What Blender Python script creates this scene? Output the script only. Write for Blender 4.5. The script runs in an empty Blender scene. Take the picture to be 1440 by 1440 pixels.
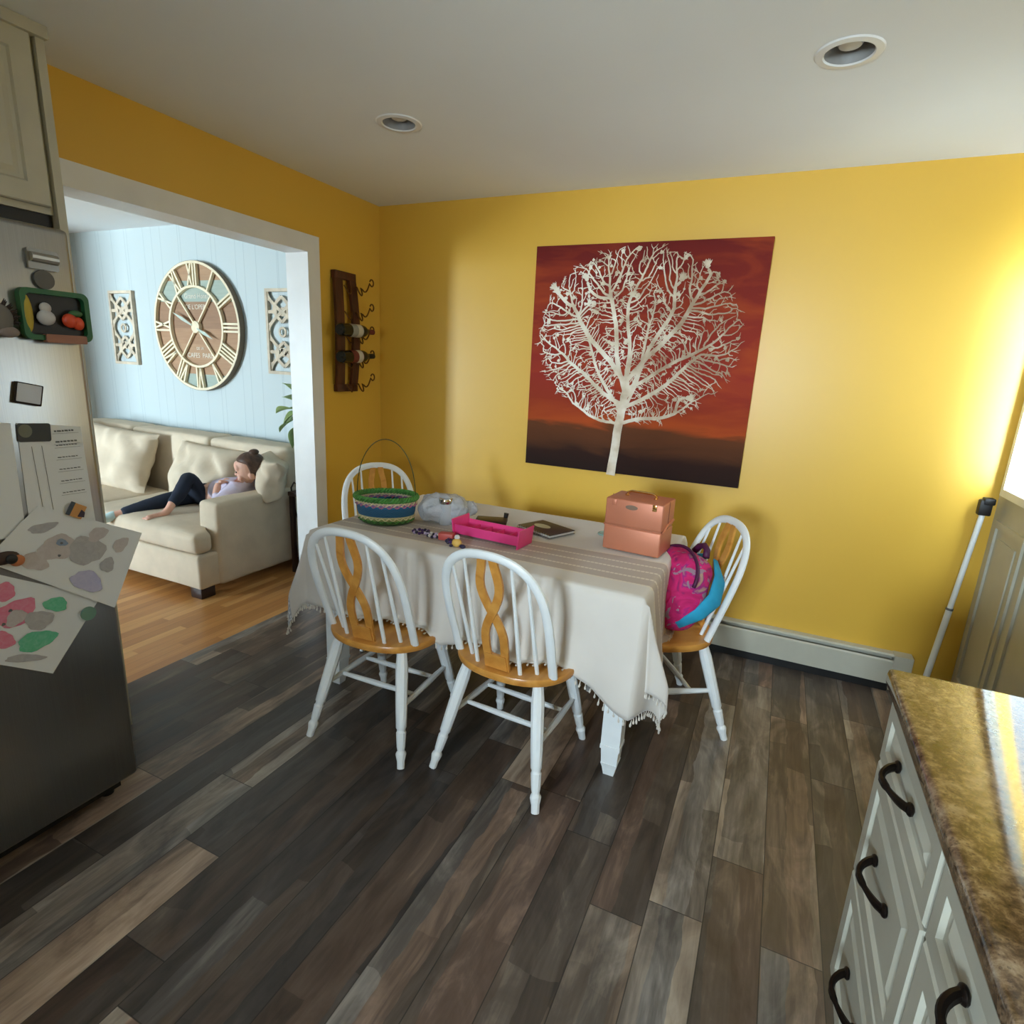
import bpy, bmesh, math, random
from mathutils import Vector, Matrix, noise
PI = math.pi
C = bpy.context.scene.collection
scene = bpy.context.scene
V = Vector

# ------------------------------------------------------------------ camera
cam_d = bpy.data.cameras.new('camera'); cam = bpy.data.objects.new('camera', cam_d); C.objects.link(cam)
yaw, pitch, roll = 0.4244, -0.24655, -0.04946
Rz = Matrix.Rotation(yaw, 3, 'Z'); Rx = Matrix.Rotation(pitch, 3, 'X'); Ry = Matrix.Rotation(roll, 3, 'Y')
R = Rz @ Rx @ Ry
cr, cf, cu = R @ V((1, 0, 0)), R @ V((0, 1, 0)), R @ V((0, 0, 1))
M3 = Matrix((cr, cu, -cf)).transposed()
cam.matrix_world = Matrix.Translation((2.4824, -3.2269, 1.4952)) @ M3.to_4x4()
cam_d.sensor_width = 36; cam_d.lens = 805.42 / 1440 * 36; cam_d.clip_start = 0.02
scene.camera = cam

# ------------------------------------------------------------------ light
scene.view_settings.view_transform = 'Standard'; scene.view_settings.look = 'None'
scene.view_settings.gamma = 1; scene.view_settings.use_curve_mapping = False
scene.view_settings.exposure = 0.12
world = bpy.data.worlds.new('overcast_sky'); scene.world = world; world.use_nodes = True
wn = world.node_tree; wn.nodes.clear()
wo = wn.nodes.new('ShaderNodeOutputWorld'); wb = wn.nodes.new('ShaderNodeBackground')
tc = wn.nodes.new('ShaderNodeTexCoord'); sx = wn.nodes.new('ShaderNodeSeparateXYZ'); rp = wn.nodes.new('ShaderNodeValToRGB')
wn.links.new(tc.outputs['Generated'], sx.inputs[0]); wn.links.new(sx.outputs['Z'], rp.inputs[0])
mr = wn.nodes.new('ShaderNodeMapRange'); mr.inputs['From Min'].default_value = -1
wn.links.new(sx.outputs['Z'], mr.inputs['Value']); wn.links.new(mr.outputs[0], rp.inputs[0])
e = rp.color_ramp.elements
e[0].position = 0.46; e[0].color = (0.76, 0.92, 1.0, 1)
e[1].position = 0.52; e[1].color = (0.71, 0.88, 1.0, 1)
n_ = e.new(1.0); n_.color = (0.71, 0.88, 1.0, 1)
# overcast sky of uneven brightness: strongest towards -y (living room front), weakest beyond the door (+x)
SKY_PX, SKY_MX, SKY_Y, SKY_Z = 4.6, 5.0, 150.0, 5.0
def wm(op, a_, b2):
    x = wn.nodes.new('ShaderNodeMath'); x.operation = op
    for i, v in enumerate((a_, b2)):
        if isinstance(v, bpy.types.NodeSocket): wn.links.new(v, x.inputs[i])
        else: x.inputs[i].default_value = v
    return x.outputs[0]
px_ = wm('MAXIMUM', sx.outputs['X'], 0.0); mx_ = wm('MINIMUM', sx.outputs['X'], 0.0)
st = wm('ADD', wm('MULTIPLY', wm('MULTIPLY', px_, px_), SKY_PX), wm('MULTIPLY', wm('MULTIPLY', mx_, mx_), SKY_MX))
my_ = wm('MINIMUM', sx.outputs['Y'], 0.0)
side = wm('MAXIMUM', wm('SUBTRACT', 1.0, wm('MULTIPLY', px_, 2.4)), 0.0)
st = wm('ADD', st, wm('MULTIPLY', wm('MULTIPLY', wm('MULTIPLY', my_, my_), side), SKY_Y))
st = wm('ADD', st, wm('MULTIPLY', wm('MULTIPLY', my_, my_), SKY_PX))
st = wm('ADD', st, wm('MULTIPLY', wm('MULTIPLY', wm('MAXIMUM', sx.outputs['Y'], 0.0), wm('MAXIMUM', sx.outputs['Y'], 0.0)), SKY_PX))
st = wm('ADD', st, wm('MULTIPLY', wm('MULTIPLY', sx.outputs['Z'], sx.outputs['Z']), SKY_Z))
wn.links.new(rp.outputs[0], wb.inputs[0]); wn.links.new(st, wb.inputs[1])
wn.links.new(wb.outputs[0], wo.inputs[0])

def area(name, loc, rot, sx_, sy_, power, color=(1, 1, 1), portal=False, spread=PI):
    l = bpy.data.lights.new(name, 'AREA'); l.shape = 'RECTANGLE'; l.size = sx_; l.size_y = sy_
    l.energy = power; l.color = color; l.spread = spread
    if portal: l.cycles.is_portal = True
    o = bpy.data.objects.new(name, l); C.objects.link(o); o.location = loc; o.rotation_euler = rot
    return o
# daylight through the openings: portals for the sky
DW = (-0.78, -0.06, 1.08, 2.04)          # door glass y0 y1 z0 z1 on x = 3.43
LY = -6.0
LW = (-4.95, -4.04, 0.25, 2.15)          # living room glass door x0 x1 z0 z1 on y = LY
KW = (1.65, 2.40, 1.25, 1.87)           # window added for kitchen fill light, unseen behind the viewpoint, x0 x1 z0 z1 on y = -5.2
area('added_window_daylight', ((KW[0]+KW[1])/2, -5.36, (KW[2]+KW[3])/2), (PI/2, 0, 0), KW[1]-KW[0], KW[3]-KW[2], 1, portal=True)
area('door_daylight', (3.60, (DW[0]+DW[1])/2, (DW[2]+DW[3])/2), (0, PI/2, 0), DW[3]-DW[2], DW[1]-DW[0], 1, portal=True)
area('living_daylight', ((LW[0]+LW[1])/2, LY-.14, (LW[2]+LW[3])/2), (PI/2, 0, 0), LW[1]-LW[0], LW[3]-LW[2], 1, portal=True)

# ------------------------------------------------------------------ helpers
def lin(c):
    def f(v):
        v /= 255.0
        return v/12.92 if v <= 0.04045 else ((v+0.055)/1.055)**2.4
    return (f(c[0]), f(c[1]), f(c[2]), 1)

class NT:
    def __init__(s, name):
        s.m = bpy.data.materials.new(name); s.m.use_nodes = True; s.t = s.m.node_tree
        s.b = s.t.nodes['Principled BSDF']
    def n(s, typ, **kw):
        x = s.t.nodes.new('ShaderNode'+typ)
        for k, v in kw.items(): setattr(x, k, v)
        return x
    def put(s, sock, v):
        if isinstance(v, bpy.types.NodeSocket): s.t.links.new(v, sock)
        else: sock.default_value = v
    def math(s, op, a, b=0.0, c=0.0):
        x = s.n('Math', operation=op); s.put(x.inputs[0], a); s.put(x.inputs[1], b); s.put(x.inputs[2], c); return x.outputs[0]
    def mix(s, f, a, b, blend='MIX'):
        x = s.n('Mix', data_type='RGBA', blend_type=blend); s.put(x.inputs[0], f); s.put(x.inputs[6], a); s.put(x.inputs[7], b); return x.outputs[2]
    def ramp(s, f, pts, interp='LINEAR'):
        x = s.n('ValToRGB'); x.color_ramp.interpolation = interp; el = x.color_ramp.elements
        el[0].position, el[0].color = pts[0]; el[1].position, el[1].color = pts[-1]
        for p, c in pts[1:-1]:
            q = el.new(p); q.color = c
        s.put(x.inputs[0], f); return x.outputs[0]
    def noise(s, vec, scale=5, detail=2, dist=0, rough=.5):
        x = s.n('TexNoise'); s.put(x.inputs['Scale'], scale); s.put(x.inputs['Detail'], detail); s.put(x.inputs['Distortion'], dist)
        s.put(x.inputs['Roughness'], rough)
        if vec: s.put(x.inputs['Vector'], vec)
        return x.outputs[0]
    def obj(s): return s.n('TexCoord').outputs['Object']
    def xyz(s, v):
        x = s.n('SeparateXYZ'); s.put(x.inputs[0], v); return x.outputs
    def cxyz(s, a, b, c):
        x = s.n('CombineXYZ'); s.put(x.inputs[0], a); s.put(x.inputs[1], b); s.put(x.inputs[2], c); return x.outputs[0]
    def vscale(s, v, sc):
        x = s.n('Mapping'); s.put(x.inputs['Vector'], v); x.inputs['Scale'].default_value = sc; return x.outputs[0]
    def wn(s, vec):
        x = s.n('TexWhiteNoise', noise_dimensions='3D'); s.put(x.inputs['Vector'], vec); return x.outputs[0]
    def bump(s, h, strength=.2, dist=.01):
        x = s.n('Bump'); s.put(x.inputs['Strength'], strength); s.put(x.inputs['Distance'], dist); s.put(x.inputs['Height'], h)
        s.t.links.new(x.outputs[0], s.b.inputs['Normal'])
    def out(s, color, rough=.5, metal=0.0, **kw):
        s.put(s.b.inputs['Base Color'], color); s.put(s.b.inputs['Roughness'], rough); s.put(s.b.inputs['Metallic'], metal)
        for k, v in kw.items(): s.put(s.b.inputs[k], v)
        return s.m

def simple(name, rgb, rough=.5, metal=0.0, var=.06, nscale=8, bump=0, bscale=60, **kw):
    t = NT(name); c = lin(rgb); o = t.obj()
    d = tuple(max(0, x*(1-var*2)) for x in c[:3])+(1,)
    l = tuple(min(1, x*(1+var)) for x in c[:3])+(1,)
    col = t.ramp(t.noise(o, nscale, 3), [(.3, d), (.7, l)])
    if bump: t.bump(t.noise(o, bscale, 4), bump, .004)
    return t.out(col, rough, metal, **kw)

MB_ = {}
def B(): return bmesh.new()
def box(bm, x0, x1, y0, y1, z0, z1, mat=None):
    vs = [bm.verts.new(p) for p in [(x0,y0,z0),(x1,y0,z0),(x1,y1,z0),(x0,y1,z0),(x0,y0,z1),(x1,y0,z1),(x1,y1,z1),(x0,y1,z1)]]
    for f in [(3,2,1,0),(4,5,6,7),(0,1,5,4),(1,2,6,5),(2,3,7,6),(3,0,4,7)]: bm.faces.new([vs[i] for i in f])
    if mat is not None: bmesh.ops.transform(bm, matrix=mat, verts=vs)
    return vs
def rbox(x0, x1, y0, y1, z0, z1, r=.005, seg=2):
    bm = B(); box(bm, x0, x1, y0, y1, z0, z1)
    bmesh.ops.bevel(bm, geom=bm.edges[:], offset=r, segments=seg, profile=.5, affect='EDGES'); return bm
def join(a, b):
    me = bpy.data.meshes.new('t'); b.to_mesh(me); a.from_mesh(me); bpy.data.meshes.remove(me); b.free(); return a
def tube(bm, pts, rad, n=8, closed=False, cap=True, flat=None):
    """tube along points; rad number or list; flat=(a,b) elliptical section scaling"""
    pts = [V(p) for p in pts]; N = len(pts)
    rs = rad if isinstance(rad, (list, tuple)) else [rad]*N
    rings = []; up = None
    for i, p in enumerate(pts):
        if closed: t = (pts[(i+1) % N]-pts[i-1]).normalized()
        else: t = (pts[min(i+1, N-1)]-pts[max(i-1, 0)]).normalized()
        if up is None:
            a = V((0, 0, 1)) if abs(t.z) < .9 else V((1, 0, 0))
            if flat and len(flat) == 3: a = V(flat[2])
            up = (a-t*a.dot(t)).normalized()
        else:
            up = (up-t*up.dot(t)).normalized()
        s = t.cross(up)
        fa, fb = (flat[0], flat[1]) if flat else (1, 1)
        rings.append([bm.verts.new(p+(up*math.cos(2*PI*k/n)*fa+s*math.sin(2*PI*k/n)*fb)*rs[i]) for k in range(n)])
    for i in range(N if closed else N-1):
        a, b = rings[i], rings[(i+1) % N]
        for k in range(n): bm.faces.new((a[k], a[(k+1) % n], b[(k+1) % n], b[k]))
    if cap and not closed:
        bm.faces.new(rings[0][::-1]); bm.faces.new(rings[-1])
    return bm
def cyl(bm, p0, p1, r0, r1=None, n=16): return tube(bm, [p0, p1], [r0, r0 if r1 is None else r1], n)
def lathe(bm, prof, n=24, o=(0, 0, 0), axis=None, sx=1, sy=1, cap=True):
    """prof: list of (r, z)"""
    rings = []
    for r, z in prof:
        rings.append([bm.verts.new((r*math.cos(2*PI*k/n)*sx, r*math.sin(2*PI*k/n)*sy, z)) for k in range(n)])
    for a, b in zip(rings, rings[1:]):
        for k in range(n): bm.faces.new((a[k], a[(k+1) % n], b[(k+1) % n], b[k]))
    if cap:
        bm.faces.new(rings[0][::-1]); bm.faces.new(rings[-1])
    m = Matrix.Translation(o)
    if axis is not None: m = m @ V((0, 0, 1)).rotation_difference(V(axis)).to_matrix().to_4x4()
    bmesh.ops.transform(bm, matrix=m, verts=[v for r in rings for v in r])
    return bm
def prism(bm, poly, z0, z1, mat=None):
    a = [bm.verts.new((x, y, z0)) for x, y in poly]; b = [bm.verts.new((x, y, z1)) for x, y in poly]
    n = len(poly); bm.faces.new(a[::-1]); bm.faces.new(b)
    for i in range(n): bm.faces.new((a[i], a[(i+1) % n], b[(i+1) % n], b[i]))
    if mat is not None: bmesh.ops.transform(bm, matrix=mat, verts=a+b)
    return bm
def blob(bm, c, rx, ry, rz, rot=None, seg=14, ring=9):
    r = bmesh.ops.create_uvsphere(bm, u_segments=seg, v_segments=ring, radius=1)
    m = Matrix.Translation(c) @ (rot.to_4x4() if rot is not None else Matrix()) @ Matrix.Diagonal((rx, ry, rz, 1))
    bmesh.ops.transform(bm, matrix=m, verts=r['verts']); return r['verts']
def obj(name, bm, mat, parent=None, smooth=True, label=None, angle=35, loc=None, rot=None, recalc=True):
    if recalc: bmesh.ops.recalc_face_normals(bm, faces=bm.faces[:])
    me = bpy.data.meshes.new(name); bm.to_mesh(me); bm.free()
    if smooth:
        me.shade_smooth()
        try: me.set_sharp_from_angle(angle=math.radians(angle))
        except Exception: pass
    for m in (mat if isinstance(mat, list) else [mat]): me.materials.append(m)
    o = bpy.data.objects.new(name, me); C.objects.link(o)
    if parent: o.parent = parent
    if loc: o.location = loc
    if rot: o.rotation_euler = rot
    if label: o['label'] = label
    return o
def thing(name, label, cat, loc=(0, 0, 0), rotz=0, group=None, rot=None):
    o = bpy.data.objects.new(name, None); C.objects.link(o); o.empty_display_size = .05
    o.location = loc; o.rotation_euler = rot if rot else (0, 0, rotz)
    o['label'] = label; o['category'] = cat
    if group: o['group'] = group
    return o
def tag(o, label, cat, group=None):
    o['label'] = label; o['category'] = cat
    if group: o['group'] = group
    return o
def struct(name, bm, mat, label=None, smooth=True):
    o = obj(name, bm, mat, None, smooth); o['kind'] = 'structure'; o['category'] = name.split('_')[0]
    o['label'] = label or name.replace('_', ' '); return o
def shift(bm, d): bmesh.ops.translate(bm, vec=V(d), verts=bm.verts[:]); return bm
def xf(bm, m): bmesh.ops.transform(bm, matrix=m, verts=bm.verts[:]); return bm

# ------------------------------------------------------------------ materials
def wall_mat(name, rgb, rough=.45):
    t = NT(name); c = lin(rgb); o = t.obj()
    col = t.mix(t.noise(o, 2.0, 3), tuple(x*.96 for x in c[:3])+(1,), tuple(min(1, x*1.03) for x in c[:3])+(1,))
    t.bump(t.noise(o, 180, 2), .08, .002)
    return t.out(col, rough)
m_yellow = wall_mat('yellow_wall_paint', (226, 180, 68), .38)
m_ceil = wall_mat('white_ceiling_paint', (236, 240, 242), .8)
m_trim = simple('white_trim_paint', (232, 234, 234), .35, var=.02)
m_white = simple('white_wood_paint', (236, 240, 240), .38, var=.03)
m_cream = simple('cream_cabinet_paint', (192, 190, 174), .42, var=.03)
m_black = simple('black_matte', (18, 17, 17), .5)
m_dark_metal = simple('aged_bronze', (38, 30, 26), .4, .8, bump=.15)
def panel_wall():
    t = NT('pale_blue_panel_wall'); o = t.obj(); x = t.xyz(o)[0]
    fr = t.math('FRACT', t.math('DIVIDE', x, .205)); g = t.math('LESS_THAN', t.math('ABSOLUTE', t.math('SUBTRACT', fr, .5)), .012)
    fr2 = t.math('FRACT', t.math('DIVIDE', x, .337)); g2 = t.math('LESS_THAN', t.math('ABSOLUTE', t.math('SUBTRACT', fr2, .3)), .008)
    gg = t.math('MAXIMUM', g, g2)
    t.bump(t.math('SUBTRACT', 1.0, gg), .5, .004)
    return t.out(t.mix(gg, lin((188, 200, 202)), lin((170, 184, 188))), .5)
m_lwall = panel_wall()
m_lwall2 = wall_mat('pale_blue_wall_paint', (188, 200, 202), .6)

def plank_floor():
    t = NT('grey_brown_plank_floor'); o = t.obj(); x, y, z = t.xyz(o)
    W, L = .152, 1.22
    xs = t.math('DIVIDE', t.math('SUBTRACT', x, .06), W); row = t.math('FLOOR', xs); fx = t.math('FRACT', xs)
    rr = t.wn(t.cxyz(row, 3.1, 0))
    ys = t.math('ADD', t.math('DIVIDE', y, L), t.math('MULTIPLY', rr, 7.0)); col = t.math('FLOOR', ys); fy = t.math('FRACT', ys)
    pr = t.wn(t.cxyz(row, col, 1.7))
    # wobbling strips printed within each plank
    wob = t.math('MULTIPLY', t.math('SUBTRACT', t.noise(t.cxyz(t.math('MULTIPLY', x, 5), t.math('MULTIPLY', y, 4.0), row), 1.4, 3), .5), .05)
    xs2 = t.math('DIVIDE', t.math('ADD', x, wob), W/2.3); row2 = t.math('FLOOR', xs2)
    ys2 = t.math('ADD', t.math('DIVIDE', t.math('ADD', y, t.math('MULTIPLY', wob, 2.0)), .62), t.math('MULTIPLY', t.wn(t.cxyz(row2, row, 9)), 5.0))
    pr2 = t.wn(t.cxyz(row2, t.math('FLOOR', ys2), t.math('MULTIPLY', pr, 50.0)))
    n0 = t.noise(t.cxyz(t.math('MULTIPLY', x, 6), t.math('MULTIPLY', y, 1.7), t.math('MULTIPLY', pr, 30.0)), 1.7, 5, 1.1, .6)
    n1 = t.math('ADD', .5, t.math('MULTIPLY', t.math('SUBTRACT', n0, .5), 1.7))
    grain = t.noise(t.cxyz(t.math('MULTIPLY', x, 90), t.math('MULTIPLY', y, 5), t.math('MULTIPLY', pr, 30.0)), 1.0, 5, .5)
    v = t.math('ADD', t.math('MULTIPLY', pr, .38), t.math('ADD', t.math('MULTIPLY', pr2, .24), t.math('ADD', t.math('MULTIPLY', n1, .44), t.math('MULTIPLY', t.math('SUBTRACT', grain, .5), .22))))
    cl = t.ramp(v, [(.20, lin((46, 41, 38))), (.40, lin((72, 63, 56))), (.56, lin((90, 81, 73))), (.68, lin((120, 109, 98))), (.80, lin((150, 139, 125))), (.93, lin((176, 166, 151)))])
    hue = t.wn(t.cxyz(row2, col, 4.2))
    tint = t.ramp(hue, [(.0, (.88, .97, 1.10, 1)), (.45, (1, .98, .97, 1)), (.75, (1.10, .96, .87, 1)), (1.0, (1.16, .92, .84, 1))])
    cl = t.mix(1.0, cl, tint, 'MULTIPLY')
    ex = t.math('MINIMUM', fx, t.math('SUBTRACT', 1.0, fx)); sx_ = t.math('LESS_THAN', ex, .010)
    ey = t.math('MINIMUM', fy, t.math('SUBTRACT', 1.0, fy)); sy_ = t.math('LESS_THAN', ey, .0012)
    s = t.math('MAXIMUM', sx_, sy_)
    cl = t.mix(t.math('MULTIPLY', s, .75), cl, lin((24, 21, 20)))
    h = t.math('SUBTRACT', t.math('MULTIPLY', grain, .35), s)
    t.bump(h, .16, .003)
    rg = t.math('ADD', .30, t.math('MULTIPLY', n1, .2))
    return t.out(cl, rg, 0, **{'Specular IOR Level': .45})
m_floor = plank_floor()
def oak_floor():
    t = NT('oak_strip_floor'); o = t.obj(); x, y, z = t.xyz(o)
    xs = t.math('DIVIDE', x, .057); row = t.math('FLOOR', xs); fx = t.math('FRACT', xs)
    ys = t.math('ADD', t.math('DIVIDE', y, .8), t.math('MULTIPLY', t.wn(t.cxyz(row, 1, 0)), 6.0)); col = t.math('FLOOR', ys)
    pr = t.wn(t.cxyz(row, col, .5))
    g = t.noise(t.cxyz(t.math('MULTIPLY', x, 60), t.math('MULTIPLY', y, 4), t.math('MULTIPLY', pr, 9.0)), 1, 4)
    v = t.math('ADD', t.math('MULTIPLY', pr, .6), t.math('MULTIPLY', g, .4))
    cl = t.ramp(v, [(.1, lin((160, 104, 52))), (.5, lin((192, 134, 74))), (.9, lin((220, 168, 106)))])
    ex = t.math('MINIMUM', fx, t.math('SUBTRACT', 1.0, fx)); s = t.math('LESS_THAN', ex, .02)
    return t.out(t.mix(t.math('MULTIPLY', s, .5), cl, lin((110, 70, 36))), .32)
m_oak_floor = oak_floor()
def wood(name, a, b, rough=.4, scale=(30, 3, 3)):
    t = NT(name); o = t.vscale(t.obj(), scale)
    g = t.noise(o, 1.5, 4, .6)
    t.bump(g, .08, .002)
    return t.out(t.ramp(g, [(.3, lin(a)), (.7, lin(b))]), rough)
m_honey = wood('honey_oak', (190, 126, 52), (218, 158, 78), .3, (12, 3, 12))
m_darkwood = wood('dark_stave_wood', (58, 26, 16), (92, 44, 26), .45, (20, 20, 4))
m_sofa = simple('beige_upholstery', (214, 198, 174), .9, var=.04, bump=.25, bscale=25)
m_sofa_g = m_sofa
m_leg = simple('dark_wood_leg', (46, 26, 18), .4)

# ------------------------------------------------------------------ the setting
def quad(bm, pts): bm.faces.new([bm.verts.new(p) for p in pts])
KX, KY0 = 3.45, -5.2
b = B(); box(b, -.06, KX+.2, KY0, .1, -.1, 0); struct('floor', b, m_floor, 'kitchen floor of grey and brown wood-look planks', False)
b = B(); box(b, -5.5, -.06, -6.2, .1, -.1, 0); struct('floor_living', b, m_oak_floor, 'living room floor of orange oak strips', False)
# ceiling with round holes for the cans
CANS = [(2.511, -1.05), (.90, -1.035)]
HR = .068
def holed_ceiling():
    bm = B(); es = []
    def loop(pts):
        vs = [bm.verts.new(p) for p in pts]
        for i in range(len(vs)): es.append(bm.edges.new((vs[i], vs[(i+1) % len(vs)])))
    loop([(0, KY0, 2.44), (KX+.1, KY0, 2.44), (KX+.1, .1, 2.44), (0, .1, 2.44)])
    for cx, cy in CANS: loop([(cx+HR*math.cos(2*PI*k/32), cy+HR*math.sin(2*PI*k/32), 2.44) for k in range(32)])
    bmesh.ops.triangle_fill(bm, use_beauty=True, edges=es)
    return bm
b = holed_ceiling(); struct('ceiling', b, m_ceil, 'white kitchen ceiling with two recessed lights', False)
b = B(); box(b, -5.5, 0, -6.2, .1, 2.44, 2.54); struct('ceiling_living', b, m_ceil, 'white living room ceiling', False)
b = B(); box(b, 0, KX+.1, KY0, .1, 2.56, 2.6); struct('ceiling_upper', b, m_ceil, 'closed space above the kitchen ceiling', False)
b = B(); box(b, 0, KX+.10, 0, .12, 0, 2.6); struct('wall_back', b, m_yellow, 'yellow kitchen back wall', False)
b = B(); box(b, -5.5, 0, 0.03, .15, 0, 2.44); struct('wall_living_back', b, m_lwall, 'pale blue panelled living room wall behind the sofa', False)
# left wall with opening y -1.86 .. -0.649, z < 2.06
OY0, OY1, OZ = -1.88, -.649, 2.055
b = B()
box(b, -.12, 0, OY1+.014, .03, 0, 2.6); box(b, -.12, 0, -6.0, OY0-.014, 0, 2.6); box(b, -.12, 0, OY0-.014, OY1+.014, OZ+.014, 2.6)
struct('wall_left', b, m_yellow, 'yellow wall with the wide opening to the living room', False)
b = B(); box(b, -.126, -.1205, OY1+.014, .029, 0, 2.439); box(b, -.126, -.1205, -6.0, OY0-.014, 0, 2.439); box(b, -.126, -.1205, OY0-.014, OY1+.014, OZ+.014, 2.439)
struct('wall_living_right', b, m_lwall2, 'pale blue living side of the opening wall', False)
# trim around the opening
b = B(); cw = .09
box(b, .0005, .018, OY1, OY1+cw, 0, OZ+cw); box(b, .0005, .018, OY0-cw, OY0, 0, OZ+cw); box(b, .0005, .018, OY0, OY1, OZ, OZ+cw)
box(b, -.144, -.1265, OY1, OY1+cw, 0, OZ+cw); box(b, -.144, -.1265, OY0-cw, OY0, 0, OZ+cw); box(b, -.144, -.1265, OY0, OY1, OZ, OZ+cw)
box(b, -.1265, .0005, OY1, OY1+.014, 0, OZ+.014); box(b, -.1265, .0005, OY0-.014, OY0, 0, OZ+.014); box(b, -.1265, .0005, OY0, OY1, OZ, OZ+.014)
struct('trim_1', b, m_trim, 'white casing around the wide opening to the living room', False)
# right wall with glazed door
b = B()
x0, x1 = KX, KX+.10
box(b, x0, x1, KY0, -.92, 0, 2.6); box(b, x0, x1, -.92, 0, 2.12, 2.6)
struct('wall_right', b, m_yellow, 'yellow right wall beyond the glazed door', False)
b = B(); box(b, -.12, KW[0], KY0-.1, KY0, 0, 2.6); box(b, KW[1], KX+.15, KY0-.1, KY0, 0, 2.6); box(b, KW[0], KW[1], KY0-.1, KY0, 0, KW[2]); box(b, KW[0], KW[1], KY0-.1, KY0, KW[3], 2.6)
struct('wall_front', b, m_yellow, 'kitchen wall behind the viewpoint', False)
# living room near wall and left wall with windows
b = B()
box(b, -5.5, LW[0], LY-.15, LY, 0, 2.44); box(b, LW[1], -.12, LY-.15, LY, 0, 2.44)
box(b, LW[0], LW[1], LY-.15, LY, 0, LW[2]); box(b, LW[0], LW[1], LY-.15, LY, LW[3], 2.44)
struct('wall_living_front', b, m_lwall2, 'living room wall with the tall narrow window', False)
b = B()
box(b, -5.45, -5.3, LY, .03, 0, 2.44)
struct('wall_living_left', b, m_lwall2, 'living room end wall', False)
b = B(); box(b, -5.3, -3.62, -2.6, -2.48, 0, 2.44); struct('wall_living_partition', b, m_lwall2, 'added unseen wall blocking window light in the living room', False)  # added unseen wall, keeps window light off the left of the sofa wall
def glassmat():
    t = NT('window_glass'); t.t.nodes.remove(t.b)
    tr = t.n('BsdfTransparent'); gl = t.n('BsdfGlossy'); gl.inputs['Roughness'].default_value = .02
    mx = t.n('MixShader'); mx.inputs[0].default_value = .06
    t.t.links.new(tr.outputs[0], mx.inputs[1]); t.t.links.new(gl.outputs[0], mx.inputs[2])
    o = [n for n in t.t.nodes if n.type == 'OUTPUT_MATERIAL'][0]; t.t.links.new(mx.outputs[0], o.inputs[0])
    return t.m
m_glass = glassmat()
b = B(); y0_, y1_ = LY-.10, LY-.05
box(b, LW[0], LW[0]+.04, y0_, y1_, LW[2], LW[3]); box(b, LW[1]-.04, LW[1], y0_, y1_, LW[2], LW[3])
box(b, LW[0], LW[1], y0_, y1_, LW[2], LW[2]+.04); box(b, LW[0], LW[1], y0_, y1_, LW[3]-.04, LW[3])
w1 = struct('window_1', b, m_trim, 'tall narrow living room window', False)
b = B(); box(b, LW[0], LW[1], LY-.078, LY-.072, LW[2], LW[3]); obj('pane', b, m_glass, w1)
b = B()
box(b, KW[0], KW[0]+.04, -5.27, -5.22, KW[2], KW[3]); box(b, KW[1]-.04, KW[1], -5.27, -5.22, KW[2], KW[3]); box(b, 2.03, 2.07, -5.27, -5.22, KW[2], KW[3])
box(b, KW[0], KW[1], -5.27, -5.22, KW[2], KW[2]+.04); box(b, KW[0], KW[1], -5.27, -5.22, KW[3]-.04, KW[3])
w3 = struct('window_added', b, m_trim, 'added fill-light window, unseen behind the viewpoint', False)
b = B(); box(b, KW[0], KW[1], -5.248, -5.242, KW[2], KW[3]); obj('pane', b, m_glass, w3)
# the glazed door in the right wall, next to the corner
def ring_y(bm, xa, xb, y0, y1, z0, z1, w):
    box(bm, xa, xb, y0, y0+w, z0, z1); box(bm, xa, xb, y1-w, y1, z0, z1); box(bm, xa, xb, y0+w, y1-w, z0, z0+w); box(bm, xa, xb, y0+w, y1-w, z1-w, z1)
b = B()
gy0, gy1, gz0, gz1 = DW
box(b, 3.43, 3.47, -.915, gy0, .01, 2.12); box(b, 3.43, 3.47, gy1, -.002, .01, 2.12)
box(b, 3.43, 3.47, gy0, gy1, .01, gz0); box(b, 3.43, 3.47, gy0, gy1, gz1, 2.12)
d1 = struct('door_1', b, m_cream, 'white exterior door with a half window beside the yellow corner', False)
b = B(); ring_y(b, 3.415, 3.4298, gy0-.03, gy1+.012, gz0-.03, gz1+.03, .032); obj('glazing_frame', b, m_trim, d1, False)
b = B(); box(b, 3.447, 3.453, gy0, gy1, gz0, gz1); obj('pane', b, m_glass, d1, False)
for y0_, y1_ in ((-.84, -.47), (-.41, -.06)):
    b = B(); ring_y(b, 3.42, 3.4298, y0_, y1_, .14, .94, .03)
    vs = box(b, 3.424, 3.4298, y0_+.07, y1_-.07, .21, .87)
    obj('raised_panel', b, m_cream, d1, False)
b = B(); blob(b, (3.38, -.86, .98), .025, .03, .03); cyl(b, (3.4298, -.86, .98), (3.39, -.86, .98), .012)
obj('door_knob', b, simple('brass', (180, 140, 70), .3, 1), d1)
b = B(); box(b, 3.471, 3.549, -.92, -.905, 0, 2.12); box(b, 3.471, 3.549, -.905, 0, 2.105, 2.12)
struct('trim_2', b, m_trim, 'white jamb of the glazed door', False)
b = B(); box(b, 3.432, 3.449, -1.0, -.921, 0, 2.2); box(b, 3.432, 3.449, -.92, 0, 2.125, 2.2)
struct('trim_3', b, m_trim, 'white casing of the glazed door', False)

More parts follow.
